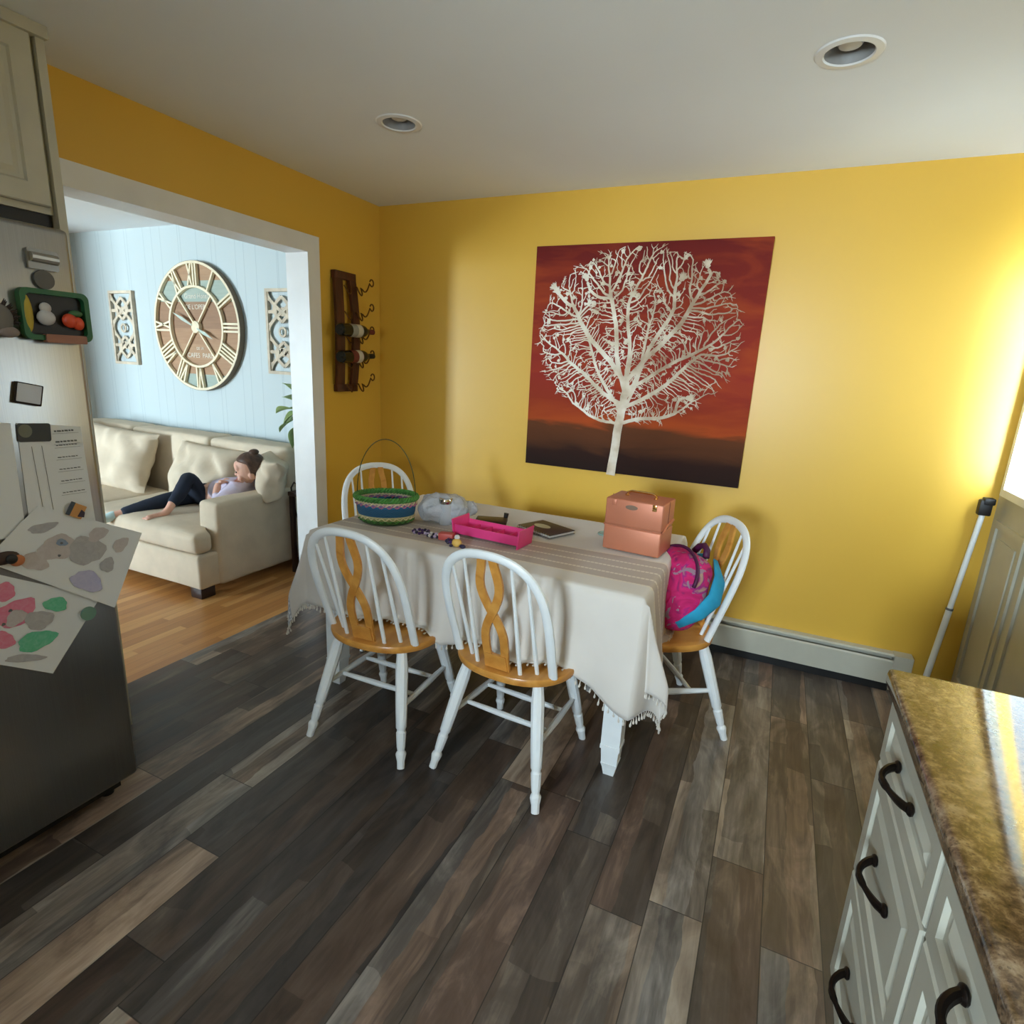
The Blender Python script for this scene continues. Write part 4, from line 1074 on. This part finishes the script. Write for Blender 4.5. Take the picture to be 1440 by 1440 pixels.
# ------------------------------------------------------------------ things on the table
TT = CT+.002
def basket():
    t = thing('woven_basket', 'woven basket with green rim, blue band and thin wire handle on the table', 'basket', (.875, -1.10, TT), .35)
    nt = NT('coloured_wicker'); o = nt.obj(); x, y, z = nt.xyz(o)
    an = nt.math('ARCTAN2', y, x); w1 = nt.math('SINE', nt.math('MULTIPLY', an, 46.0)); w2 = nt.math('SINE', nt.math('MULTIPLY', z, 700.0))
    wv = nt.math('MULTIPLY', w1, w2)
    c = nt.ramp(nt.math('DIVIDE', z, .125), [(.0, lin((70, 104, 50))), (.17, lin((150, 160, 96))), (.27, lin((206, 198, 150))), (.34, lin((30, 92, 128))), (.66, lin((36, 108, 150))), (.74, lin((150, 110, 160))), (.82, lin((214, 196, 160))), (.9, lin((90, 160, 70)))], 'CONSTANT')
    nz = nt.noise(nt.vscale(o, (50, 50, 50)), 1, 2)
    c = nt.mix(nt.math('MULTIPLY', nt.math('GREATER_THAN', wv, .35), .5), c, nt.mix(.5, c, lin((24, 44, 50))))
    nt.bump(wv, .5, .003)
    m = nt.out(c, .6)
    b = B(); prof = [(.001, .003), (.108, .0), (.122, .01), (.135, .055), (.142, .122), (.138, .122), (.131, .055), (.117, .014), (.001, .012)]
    lathe(b, prof, 64, sy=.80, cap=False); obj('basket_body', b, m, t, angle=60)
    m_g = simple('green_wicker', (74, 138, 58), .6, var=.2, nscale=60); m_c2 = simple('cream_wicker', (218, 204, 160), .7, var=.15, nscale=70); m_p = simple('pink_wicker', (186, 110, 140), .7)
    b = B(); n = 160
    for ph in (0, PI*2/3, PI*4/3):
        tube(b, [((.141+.008*math.cos(ph+18*2*PI*i/n))*math.cos(2*PI*i/n), (.141+.008*math.cos(ph+18*2*PI*i/n))*.8*math.sin(2*PI*i/n), .122+.008*math.sin(ph+18*2*PI*i/n)) for i in range(n)], .0062, 6, closed=True)
    obj('rim', b, m_g, t)
    for mm, r_, z_, ph in ((m_c2, .1400, .100, 0), (m_p, .1390, .092, PI), (m_c2, .1290, .032, 0), (m_g, .1265, .020, PI)):
        b = B(); tube(b, [((r_+.003*math.cos(ph+24*2*PI*i/n))*math.cos(2*PI*i/n), (r_+.003*math.cos(ph+24*2*PI*i/n))*.8*math.sin(2*PI*i/n), z_+.005*math.sin(ph+24*2*PI*i/n)) for i in range(n)], .0034, 5, closed=True)
        obj('braid', b, mm, t)
    b = B(); tube(b, [(-.139*math.cos(PI*i/30), .0, .10+.285*math.sin(PI*i/30)**.85) for i in range(31)], .0022, 6); obj('handle', b, simple('green_wire', (62, 70, 30), .4, .5), t)
basket()
def plastic(name, rgb, alpha):
    t = NT(name); o = t.obj(); t.bump(t.noise(o, 45, 5, 1.0), 1.0, .012)
    return t.out(t.mix(t.noise(o, 26, 4, 1), lin(rgb), lin((190, 200, 212))), .18, 0, Alpha=alpha)
bg = thing('plastic_bag', 'crumpled translucent plastic bag beside the woven basket', 'bag', (1.09, -.945, TT), .55)
bm = B(); vs = blob(bm, (0, 0, .058), .118, .090, .066, seg=48, ring=30)
for v in bm.verts:
    c = v.co; c.x = .118*math.copysign(min(1, abs(c.x/.125))**.6, c.x); c.y = .078*math.copysign(min(1, abs(c.y/.085))**.65, c.y)
    q = c*28; c += V((noise.noise(q), noise.noise(q+V((3, 1, 9))), noise.noise(q+V((7, 4, 2)))))*.014; c.z = max(.001, c.z+.006)
obj('bag_film', bm, plastic('clear_crumpled_plastic', (222, 226, 234), .72), bg, angle=25)
bm = B(); vs = blob(bm, (.12, .05, .05), .045, .05, .04, seg=24, ring=14)
for v in bm.verts:
    q = v.co*40; v.co += V((noise.noise(q), noise.noise(q+V((3, 1, 9))), noise.noise(q+V((7, 4, 2)))))*.012
obj('gathered_neck', bm, plastic('clear_crumpled_plastic_neck', (222, 226, 234), .6), bg, angle=25)
jr = thing('glass_jar', 'clear glass jar with a silver lid standing against the plastic bag', 'jar', (1.128, -.985, TT)); jr.scale = (1.1, 1.1, 1.12)
m_jar = NT('clear_jar_glass').out((.85, .88, .9, 1), .05, 0, Alpha=.35)
b = B(); lathe(b, [(.001, .001), (.026, .0), (.029, .006), (.029, .082), (.024, .092)], 28, cap=False); obj('jar_body', b, m_jar, jr)
b = B(); lathe(b, [(.029, .090), (.030, .092), (.030, .108), (.028, .111), (.001, .111)], 28); obj('jar_lid', b, simple('shiny_silver', (215, 215, 212), .15, 1), jr)
m_beads = [simple('purple_bead', (74, 44, 104), .3), simple('lilac_bead', (196, 180, 214), .3), simple('red_bead', (198, 84, 76), .5), simple('navy_bead', (40, 36, 66), .3), simple('yellow_bead', (224, 180, 90), .5), simple('white_bead', (220, 216, 214), .4)]
# small trinkets in a row before the tray
px0, px1 = V((1.075, -1.185, TT)), V((1.395, -1.265, TT))
trk = [('purple_bead bracelet', 0)]
def bead_string(lab, cx, cy, r, cols, rot, n=16, br=.0075):
    t = thing('bead_bracelet', lab, 'bracelet', (cx, cy, TT), rot, 'trinkets lying before the pink tray')
    for i in range(n):
        a = 2*PI*i/n; b = B(); blob(b, (r*math.cos(a), r*.7*math.sin(a), br*1.2+.004*(i % 2)), br, br, br*.95, seg=10, ring=7); obj('bead', b, m_beads[cols[i % len(cols)]], t)
bead_string('purple and lilac beaded bracelet, leftmost trinket below the plastic bag', 1.125, -1.185, .034, [0, 0, 1, 3], .3)
bead_string('dark and white beaded bracelet beside the red toy block', 1.20, -1.205, .026, [3, 5, 3, 1], -.3, 12)
rb = obj('toy_block', rbox(-.032, .032, -.02, .02, 0, .030, .004), m_beads[2], None, loc=(1.262, -1.195, TT), rot=(0, 0, .25)); tag(rb, 'small red toy block at the left end of the pink tray', 'toy')
bead_string('navy and purple beaded bracelet before the pink tray\'s left end', 1.315, -1.235, .026, [3, 0, 3, 3], .1, 12)
yt = thing('toy_figure', 'small yellow round toy lying before the pink tray', 'toy', (1.352, -1.262, TT))
b = B(); blob(b, (0, 0, .018), .022, .018, .018); obj('toy_body', b, m_beads[4], yt)
b = B(); blob(b, (-.002, .006, .040), .012, .012, .011); obj('toy_head', b, m_beads[5], yt)
b = B(); blob(b, (.03, -.006, .009), .015, .010, .009); blob(b, (-.02, -.012, .006), .008, .008, .006); obj('toy_shoe', b, m_beads[3], yt)
# pink tray
tr = thing('pink_tray', 'long bright pink plastic divider tray lying in the middle of the table', 'tray', (1.425, -1.085, TT), -.075)
m_pink = simple('hot_pink_plastic', (238, 70, 140), .35, var=.03)
L2, W2 = .158, .062
def quadprism(bm, pts_b, pts_t):
    a = [bm.verts.new(p) for p in pts_b]; c = [bm.verts.new(p) for p in pts_t]
    bm.faces.new(a[::-1]); bm.faces.new(c)
    for k in range(4): bm.faces.new((a[k], a[(k+1) % 4], c[(k+1) % 4], c[k]))
b = B(); box(b, -L2, L2, -W2+.012, W2-.012, .012, .016)
for s in (-1, 1):
    quadprism(b, [(-L2, s*(W2-.014), .012), (L2, s*(W2-.014), .012), (L2, s*(W2-.010), .012), (-L2, s*(W2-.010), .012)],
              [(-L2, s*(W2-.003), .056), (L2, s*(W2-.003), .056), (L2, s*W2, .056), (-L2, s*W2, .056)])
obj('tray_body', b, m_pink, tr, False)
for s in (-1, 1):
    b = B(); quadprism(b, [(s*L2-.003, -W2-.003, 0), (s*L2+.003, -W2-.003, 0), (s*L2+.003, W2+.003, 0), (s*L2-.003, W2+.003, 0)],
                       [(s*(L2+.008)-.003, -W2-.004, .078), (s*(L2+.008)+.003, -W2-.004, .078), (s*(L2+.008)+.003, W2+.004, .078), (s*(L2+.008)-.003, W2+.004, .078)])
    obj('end_panel', b, m_pink, tr, False)
for k in range(1, 5):
    b = B(); x = -L2+2*L2*k/5; box(b, x-.0015, x+.0015, -W2+.010, W2-.010, .016, .042); obj('divider', b, m_pink, tr, False)
# dark case behind the tray
dc = thing('glasses_case', 'flat brown case with a black knob behind the pink tray', 'case', (1.30, -.845, TT), .35)
b = rbox(-.075, .075, -.045, .045, 0, .022, .006); obj('case_body', b, simple('dark_brown_leather', (64, 44, 30), .45, bump=.2), dc)
b = B(); cyl(b, (.065, .035, .022), (.068, .037, .044), .010, .012); obj('knob', b, m_black, dc)
# binder and booklet
nb = thing('binder', 'dark brown spiral binder with a cream oval emblem behind the pink tray', 'binder', (1.575, -.825, TT), -.42); nb.scale = (.86, .86, .8)
b = rbox(-.125, .125, -.095, .095, .001, .006, .002); obj('back_cover', b, simple('grey_back_cover', (120, 118, 116), .5), nb)
b = rbox(-.12, .12, -.09, .09, .0065, .018, .001); obj('pages', b, simple('white_pages', (214, 214, 212), .8), nb)
b = rbox(-.125, .125, -.095, .095, .0185, .023, .002); obj('front_cover', b, simple('dark_brown_cover', (58, 44, 42), .4), nb)
b = B(); prism(b, [(.055*math.cos(2*PI*k/32), .032*math.sin(2*PI*k/32)) for k in range(32)], .0231, .0236); shift(b, (-.03, .0, 0)); obj('emblem', b, simple('cream_emblem', (204, 196, 160), .6), nb)
b = B()
for k in range(14):
    x = -.115+k*.0177; tube(b, [(x, -.095+.012*math.cos(a_*PI/4), .0135+.012*math.sin(a_*PI/4)) for a_ in range(8)], .0012, 5, closed=True)
obj('spiral_binding', b, simple('chrome_wire', (190, 190, 190), .25, 1), nb)
cg = obj('coaster', lathe(B(), [(.001, .0), (.036, .0), (.038, .003), (.036, .006), (.030, .0065), (.028, .004), (.001, .004)], 32), simple('pale_green_glass', (150, 180, 170), .15), None, loc=(1.83, -.715, TT)); tag(cg, 'small round pale green coaster left of the rose gold case', 'coaster')
# rose gold train case
m_rose = NT('rose_gold_shell')
_o = m_rose.obj(); m_rose.bump(m_rose.noise(_o, 130, 3), .12, .002)
m_rose = m_rose.out(m_rose.mix(m_rose.noise(_o, 4, 2), lin((192, 118, 88)), lin((202, 130, 100))), .45, .3)
m_gold = simple('polished_gold', (236, 196, 130), .15, 1)
tc_ = thing('train_case', 'rose gold cosmetic train case with a gold handle on the table', 'case', (2.005, -.855, TT), -.09)
hw, hd = .122, .090
b = rbox(-hw, hw, -hd, hd, .004, .108, .006, 3); obj('case_body', b, m_rose, tc_)
b = rbox(-hw, hw, -hd, hd, .112, .225, .006, 3); obj('case_upper', b, m_rose, tc_)
for s in (-1, 1):
    b = B(); a = s*(hw+.001)
    pts = [(a, -.01, .118), (a, -.01, .222)]
    box(b, a-.001, a+.001, -.004, -.001, .112, .226); obj('side_seam', b, simple('dark_copper_seam', (120, 66, 46), .4, .4), tc_, False)
    b = B(); xx = s*(hw+.002)
    for (ya, za, yb, zb) in ((-.078, .106, -.012, .128), (-.012, .128, .08, .134)): tube(b, [(xx, ya, za), (xx, yb, zb)], .005, 6)
    obj('side_strap', b, m_rose, tc_)
b = B(); box(b, -hw+.004, hw-.004, -hd+.004, hd-.004, .107, .113); obj('seam', b, simple('dark_copper_gap', (184, 118, 90), .4, .4), tc_, False)
b = B(); tube(b, [(-.062, 0, .226), (-.060, 0, .240), (-.045, 0, .247), (.045, 0, .247), (.060, 0, .240), (.062, 0, .226)], .0055, 10); obj('handle', b, m_gold, tc_)
for s in (-1, 1):
    b = B(); cyl(b, (s*.062, 0, .2255), (s*.062, 0, .232), .009); obj('handle_mount', b, m_gold, tc_)
    b = rbox(s*.085-.009, s*.085+.009, -hd-.003, -hd+.004, .195, .222, .002); obj('latch', b, m_gold if s > 0 else m_rose, tc_)
b = B(); prism(b, [(.026*math.cos(2*PI*k/24), .010*math.sin(2*PI*k/24)) for k in range(24)], 0, .001, Matrix.Translation((-.01, -hd, .196)) @ Matrix.Rotation(PI/2, 4, 'X')); obj('oval_badge', b, simple('grey_badge', (140, 116, 98), .4, .5), tc_, False)
for sx_ in (-1, 1):
    for sy_ in (-1, 1): b = B(); cyl(b, (sx_*.1, sy_*.07, 0), (sx_*.1, sy_*.07, .005), .008); obj('foot', b, m_gold, tc_)

# ------------------------------------------------------------------ backpack on the right chair
def backpack():
    t = thing('backpack', 'magenta, purple and turquoise patterned backpack slumped on the right end chair', 'backpack', (2.165, -.865, .452), 2.25)
    nt = NT('magenta_print_fabric'); o = nt.obj(); n1 = nt.noise(o, 12, 3, 1.6); n2 = nt.noise(nt.vscale(o, (1, 1, 1)), 16, 2, 2)
    c = nt.ramp(n1, [(.28, lin((96, 20, 90))), (.40, lin((186, 22, 96))), (.55, lin((206, 30, 110))), (.62, lin((150, 30, 120))), (.70, lin((176, 138, 120)))])
    c = nt.mix(nt.math('GREATER_THAN', n2, .62), c, lin((150, 120, 136)))
    nt.bump(nt.noise(o, 30, 3), .4, .004); m1 = nt.out(c, .85)
    m2 = simple('turquoise_fabric', (40, 160, 200), .85, var=.15); m3 = simple('dark_purple_fabric', (74, 14, 62), .55); m4 = simple('grey_lilac_patch', (150, 146, 158), .6)
    bm = B(); blob(bm, (0, 0, .0), .155, .105, .19, seg=40, ring=26)
    for v in bm.verts:
        c_ = v.co; c_.x = .150*math.copysign(min(1, abs(c_.x/.155))**.75, c_.x); c_.y = .10*math.copysign(min(1, abs(c_.y/.105))**.8, c_.y)
        if c_.z < 0: c_.z = -.17*(min(1, abs(c_.z/.19))**.6)
        q = c_*9; c_ += V((noise.noise(q), noise.noise(q+V((3, 1, 9))), noise.noise(q+V((7, 4, 2)))))*.022
    T_ = Matrix.Translation((0, -.02, .165)) @ Matrix.Rotation(.42, 4, 'X') @ Matrix.Diagonal((1.12, 1.08, .98, 1))
    xf(bm, T_); obj('main_pouch', bm, m1, t, angle=180)
    bm = B(); blob(bm, (0, .088, -.045), .115, .038, .10, seg=28, ring=16)
    for v in bm.verts: q = v.co*14; v.co += V((noise.noise(q), noise.noise(q+V((3, 1, 9))), noise.noise(q+V((7, 4, 2)))))*.012
    xf(bm, T_); obj('front_pocket', bm, m1, t, angle=180)
    bm = B(); tube(bm, [(.03, -.085, .19), (.115, -.08, .13), (.150, -.075, .03), (.12, -.08, -.06), (.06, -.09, -.13)], [.014, .03, .034, .028, .018], 12, flat=(.35, 1.0, (0, 1, 0)))
    xf(bm, T_); obj('shoulder_strap', bm, m2, t, True, 'turquoise padded strap', 180)
    bm = B(); tube(bm, [(-.03, -.085, .19), (-.10, -.085, .13), (-.150, -.065, .05), (-.156, -.03, -.03), (-.13, .01, -.11)], [.016, .034, .038, .030, .018], 12, flat=(.35, 1.0, (1, .2, 0))); xf(bm, T_); obj('shoulder_strap', bm, m2, t, True, 'turquoise padded strap', 180)
    bm = B(); tube(bm, [(-.04, -.03, .185), (-.025, -.03, .215), (.0, -.03, .228), (.025, -.03, .215), (.04, -.03, .185)], .013, 8); xf(bm, T_); obj('top_loop', bm, m3, t, angle=180)
    bm = B(); tube(bm, [(-.146*math.cos(PI*i/20), .04, .06+.125*math.sin(PI*i/20)) for i in range(21)], .007, 8); xf(bm, T_); obj('zip_piping', bm, m3, t, angle=180)
    bm = B(); blob(bm, (-.07, .118, -.06), .04, .02, .022); xf(bm, T_); obj('printed_patch', bm, m4, t, angle=180)
backpack()

# ------------------------------------------------------------------ magnets and papers on the refrigerator (yz plane at x = FX)
def yz(bm): return bm
def fpoly(bm, pts, x0, x1):
    a = [bm.verts.new((x0, y, z)) for y, z in pts]; c = [bm.verts.new((x1, y, z)) for y, z in pts]; n = len(pts)
    bm.faces.new(a); bm.faces.new(c[::-1])
    for i in range(n): bm.faces.new((a[i], c[i], c[(i+1) % n], a[(i+1) % n]))
    return bm
def rrect(cy, cz, w, h, r, rot=0, n=5):
    pts = []
    for sx_, sy_, a0 in ((1, 1, 0), (-1, 1, 90), (-1, -1, 180), (1, -1, 270)):
        for i in range(n+1):
            a = math.radians(a0+90*i/n); pts.append((sx_*(w/2-r)+r*math.cos(a), sy_*(h/2-r)+r*math.sin(a)))
    c_, s_ = math.cos(rot), math.sin(rot)
    return [(cy+x*c_-y*s_, cz+x*s_+y*c_) for x, y in pts]
def ell(cy, cz, a_, b_, rot=0, n=20):
    c_, s_ = math.cos(rot), math.sin(rot)
    return [(cy+a_*math.cos(2*PI*k/n)*c_-b_*math.sin(2*PI*k/n)*s_, cz+a_*math.cos(2*PI*k/n)*s_+b_*math.sin(2*PI*k/n)*c_) for k in range(n)]
X0 = FX+.0005
m_gm = simple('satin_grey_metal', (128, 126, 120), .3, .8)
ck = thing('magnetic_clip', 'silver magnetic clip at the top of the refrigerator', 'magnet', (0, 0, 0))
b = fpoly(B(), rrect(-2.277, 1.712, .072, .050, .004, -.02), X0, X0+.008); obj('clip_plate', b, m_gm, ck, False)
b = B(); tube(b, [(X0+.012, -2.308, 1.716), (X0+.012, -2.246, 1.714)], .012, 10); obj('clip_roll', b, simple('light_metal', (176, 174, 166), .3, .8), ck)
b = fpoly(B(), ell(-2.280, 1.662, .024, .024), X0, X0+.007); o = obj('round_magnet', b, simple('dark_grey_magnet', (84, 82, 78), .5)); tag(o, 'dark grey round magnet below the silver clip', 'magnet')
def unit(rot, cy, cz): 
    return lambda u, v: (cy+u*math.cos(rot)-v*math.sin(rot), cz+u*math.sin(rot)+v*math.cos(rot))
tf = thing('toy_crate_magnet', 'green-framed magnet shaped like a crate of vegetables on the refrigerator', 'magnet', (0, 0, 0))
U = unit(.0, -2.268, 1.572)
outer = rrect(-2.268, 1.572, .165, .130, .018); inner = rrect(-2.268, 1.572, .140, .104, .012)
b = B(); n = len(outer)
for (x_, oo, ii) in ((X0+.022, outer, inner),):
    A = [[b.verts.new((xx, y, z)) for y, z in P_] for xx, P_ in ((X0, outer), (X0+.022, outer), (X0+.022, inner), (X0+.004, inner))]
    for p, q in zip(A, A[1:]):
        for i in range(n): b.faces.new((p[i], p[(i+1) % n], q[(i+1) % n], q[i]))
    b.faces.new(A[0][::-1])
    b.faces.new(A[3])
obj('crate_frame', b, simple('green_crate', (30, 92, 52), .5), tf, False)
b = fpoly(B(), rrect(-2.268, 1.572, .138, .102, .01), X0+.0045, X0+.006); obj('crate_back', b, m_black, tf, False)
b = B(); blob(b, (X0+.016, -2.336, 1.572), .010, .012, .048); obj('corn', b, simple('corn_yellow', (176, 156, 50), .5), tf)
b = B(); blob(b, (X0+.016, -2.294, 1.565), .014, .022, .020); blob(b, (X0+.014, -2.292, 1.59), .010, .014, .014); obj('mushroom', b, simple('mushroom_white', (190, 190, 192), .5), tf)
b = B(); blob(b, (X0+.018, -2.238, 1.562), .014, .019, .019); blob(b, (X0+.018, -2.218, 1.556), .013, .015, .018); obj('tomato', b, simple('tomato_red', (206, 72, 40), .4), tf)
b = B(); blob(b, (X0+.020, -2.222, 1.582), .006, .018, .009); obj('leaf', b, simple('leaf_green', (50, 96, 56), .5), tf)
b = fpoly(B(), rrect(-2.255, 1.512, .100, .022, .004), X0+.010, X0+.028); obj('carrot_sticks', b, simple('dull_terracotta', (150, 104, 86), .6), tf, False)
hh = thing('hedgehog_magnet', 'grey spiky animal magnet at the left edge of the refrigerator papers', 'magnet', (0, 0, 0))
b = B(); blob(b, (X0+.014, -2.402, 1.555), .013, .035, .038); obj('body', b, simple('grey_spiky_fur', (110, 108, 106), .8), hh)
b = B()
for k in range(22):
    a = -.3+k/21*2.4; p = V((X0+.014+.006*math.sin(k*2.1), -2.402+.033*math.cos(a), 1.555+.036*math.sin(a))); q = p+V((0, .016*math.cos(a), .016*math.sin(a))); tube(b, [p, q], [.0035, .0006], 5)
obj('spikes', b, simple('dark_spikes', (48, 36, 36), .7), hh)
b = B(); blob(b, (X0+.016, -2.385, 1.522), .011, .026, .014); obj('paw', b, simple('grey_pink_paw', (140, 128, 126), .7), hh)
ph_ = thing('framed_photo_magnet', 'small tilted framed white picture magnet in the middle of the refrigerator', 'magnet', (0, 0, 0))
b = fpoly(B(), rrect(-2.357, 1.365, .064, .056, .003, -.22), X0, X0+.008); obj('frame', b, m_dark_metal, ph_, False)
b = fpoly(B(), rrect(-2.356, 1.366, .055, .048, .002, -.22), X0+.008, X0+.009); obj('picture', b, simple('white_picture', (196, 202, 212), .5), ph_, False)
m_paper = simple('white_paper', (214, 218, 220), .85, var=.01); m_ink2 = simple('grey_ink', (96, 100, 104), .8)
def sheet(corners, x0, curl=0.0, n=10):
    """paper through 4 corners (y,z): TL TR BR BL"""
    bm = B(); g = []
    for i in range(n+1):
        r = []
        for j in range(n+1):
            u, v = j/n, i/n
            y = (corners[0][0]*(1-u)+corners[1][0]*u)*(1-v)+(corners[3][0]*(1-u)+corners[2][0]*u)*v
            z = (corners[0][1]*(1-u)+corners[1][1]*u)*(1-v)+(corners[3][1]*(1-u)+corners[2][1]*u)*v
            r.append(bm.verts.new((x0+curl*max(0, u-.5)**2*4+curl*.6*v*v, y, z)))
        g.append(r)
    for i in range(n):
        for j in range(n): bm.faces.new((g[i][j], g[i][j+1], g[i+1][j+1], g[i+1][j]))
    return bm
def thick(o, t=.0004): o.modifiers.new('th', 'SOLIDIFY').thickness = t; return o
sp = thing('schedule_sheet', 'white printed schedule sheet with a dark photo at its top corner', 'paper', (0, 0, 0))
Q = [(-2.392, 1.290), (-2.238, 1.270), (-2.232, .985), (-2.400, .985)]
thick(obj('sheet', sheet(Q, X0+.001), m_paper, sp, False))
b = fpoly(B(), rrect(-2.355, 1.262, .078, .050, .006, -.06), X0+.0022, X0+.003); obj('printed_photo', b, simple('dark_photo', (52, 56, 58), .6), sp, False)
b = fpoly(B(), ell(-2.376, 1.268, .016, .018), X0+.0031, X0+.0034); obj('printed_photo_patch', b, simple('olive_photo', (104, 106, 92), .6), sp, False)
b = B(); rnd = random.Random(8)
for k in range(7):
    z = 1.262-.030*k if k < 2 else 1.222-.034*(k-2)
    y_ = -2.308
    while y_ < -2.258:
        w = rnd.uniform(.004, .010); h = .0012 if k > 1 else .0022
        fpoly(b, [(y_, z-h), (y_+w, z-h-.0006), (y_+w, z+h-.0006), (y_, z+h)], X0+.0022, X0+.0026); y_ += w+.0022
    fpoly(b, [(-2.312, z-.0075), (-2.246, z-.0085), (-2.246, z-.0078), (-2.312, z-.0068)], X0+.0022, X0+.0025)
obj('printed_lines', b, m_ink2, sp, False)
b = B()
for y in (-2.362, -2.338): fpoly(b, [(y, 1.02), (y+.0012, 1.02), (y-.004, 1.225), (y-.0052, 1.225)], X0+.0022, X0+.0025)
obj('column_rules', b, m_ink2, sp, False)
s2 = thing('plain_sheet', 'plain white sheet half hidden left of the schedule sheet', 'paper', (0, 0, 0))
thick(obj('sheet', sheet([(-2.56, 1.31), (-2.405, 1.290), (-2.410, .985), (-2.57, .99)], X0+.0006), m_paper, s2, False))
def drawing(name, lab, Q, x0, marks, curl):
    t = thing(name, lab, 'drawing', (0, 0, 0))
    thick(obj('sheet', sheet(Q, x0, curl), m_paper, t, False))
    def UV(u, v):
        y = (Q[0][0]*(1-u)+Q[1][0]*u)*(1-v)+(Q[3][0]*(1-u)+Q[2][0]*u)*v; z = (Q[0][1]*(1-u)+Q[1][1]*u)*(1-v)+(Q[3][1]*(1-u)+Q[2][1]*u)*v
        x = x0+curl*max(0, u-.5)**2*4+curl*.6*v*v
        return x, y, z
    for k, (nm, mat_, u, v, a_, b_, rot) in enumerate(marks):
        bm = B(); n = 26; c_, s_ = math.cos(rot), math.sin(rot)
        vs = []
        for i in range(n):
            an = 2*PI*i/n; rr = 1+.10*math.sin(an*3+k)+.05*math.sin(an*7+k*2)
            du, dv = a_*rr*math.cos(an)*c_-b_*rr*math.sin(an)*s_, a_*rr*math.cos(an)*s_+b_*rr*math.sin(an)*c_
            x, y, z = UV(min(.98, max(.02, u+du)), min(.98, max(.02, v+dv))); vs.append(bm.verts.new((x+.0012+.0002*k, y, z)))
        cx_, cy_, cz_ = UV(u, v); cv = bm.verts.new((cx_+.0012+.0002*k, cy_, cz_))
        for i in range(n): bm.faces.new((vs[i], vs[(i+1) % n], cv))
        obj(nm, bm, mat_, t, False)
    return t
def crayon(name, rgb):
    t = NT(name); o = t.obj(); n = t.noise(t.vscale(o, (1, 60, 60)), 1, 4, 1)
    return t.out(t.mix(n, lin(rgb), lin(tuple((c+214)//2 for c in rgb))), .85)
cg1, cg2, cbl, clil, cpk, cgn, cdk = crayon('grey_crayon', (150, 148, 150)), crayon('warm_grey_crayon', (172, 162, 160)), crayon('blue_crayon', (90, 116, 150)), crayon('lilac_crayon', (160, 158, 196)), crayon('pink_crayon', (208, 90, 124)), crayon('green_crayon', (50, 168, 118)), crayon('dark_crayon', (40, 44, 52))
drawing('crayon_drawing', 'tilted child\'s crayon drawing of a grey animal, upper sheet on the refrigerator', [(-2.375, 1.062), (-2.105, .918), (-2.218, .700), (-2.515, .940)], X0+.006,
        [('ear', cg1, .16, .30, .055, .14, .5), ('ear', cg2, .27, .78, .10, .12, 0), ('head', cg2, .36, .50, .13, .20, .2), ('body', cg1, .58, .42, .15, .20, .1), ('leg', cg2, .60, .17, .07, .12, .3), ('tail', cg2, .84, .22, .06, .11, .2), ('foot', cg1, .80, .52, .06, .10, 0), ('ball', clil, .70, .80, .13, .13, .2), ('eye_patch', cbl, .36, .42, .045, .05, 0), ('eye', cdk, .36, .43, .012, .018, 0), ('eye', cdk, .40, .60, .012, .018, 0)], .006)
drawing('crayon_drawing', 'tilted child\'s crayon drawing in pink and green, lower sheet on the refrigerator', [(-2.545, .930), (-2.250, .745), (-2.405, .560), (-2.70, .775)], X0+.003,
        [('head', cpk, .47, .40, .12, .20, .2), ('ear', cpk, .30, .20, .08, .13, 0), ('ear', cpk, .50, .74, .10, .11, .3), ('face', cg2, .50, .45, .06, .11, 0), ('body', cg1, .66, .42, .10, .12, 0), ('dress', cgn, .74, .66, .10, .16, .5), ('sleeve', cgn, .70, .20, .09, .09, 0), ('shoe', cg1, .74, .88, .14, .045, -.4), ('eye', cdk, .43, .38, .012, .02, 0), ('eye', cdk, .45, .55, .012, .02, 0)], .003)
b = fpoly(B(), ell(-2.292, .708, .021, .021), X0+.009, X0+.015); o = obj('round_magnet', b, simple('pale_green_magnet', (110, 146, 130), .5)); tag(o, 'pale green round magnet at the corner of the lower drawing', 'magnet')
im = thing('picture_magnet', 'small tilted orange sunset picture magnet above the upper drawing', 'magnet', (0, 0, 0))
b = fpoly(B(), rrect(-2.285, 1.030, .044, .040, .002, -.55), X0+.0095, X0+.0125); obj('magnet_plate', b, simple('sunset_orange', (186, 134, 76), .5), im, False)
b = fpoly(B(), rrect(-2.300, 1.040, .012, .040, .001, -.55), X0+.0125, X0+.0135); obj('dark_strip', b, simple('blue_grey_strip', (60, 68, 76), .5), im, False)
b = fpoly(B(), [(-2.285, 1.012), (-2.268, 1.006), (-2.264, 1.020), (-2.272, 1.030)], X0+.0125, X0+.0135); obj('dark_corner', b, simple('dusk_purple', (56, 46, 62), .5), im, False)
bk = thing('animal_magnet', 'brown, black and orange animal magnet at the left of the drawings', 'magnet', (0, 0, 0))
b = B(); blob(b, (X0+.014, -2.475, .938), .010, .036, .018); obj('body', b, simple('dark_brown_magnet', (52, 34, 26), .6), bk)
b = B(); blob(b, (X0+.018, -2.448, .925), .009, .018, .016); obj('wing', b, simple('orange_magnet', (188, 116, 70), .6), bk)
b = B(); blob(b, (X0+.024, -2.462, .934), .008, .014, .014); obj('head', b, m_black, bk)
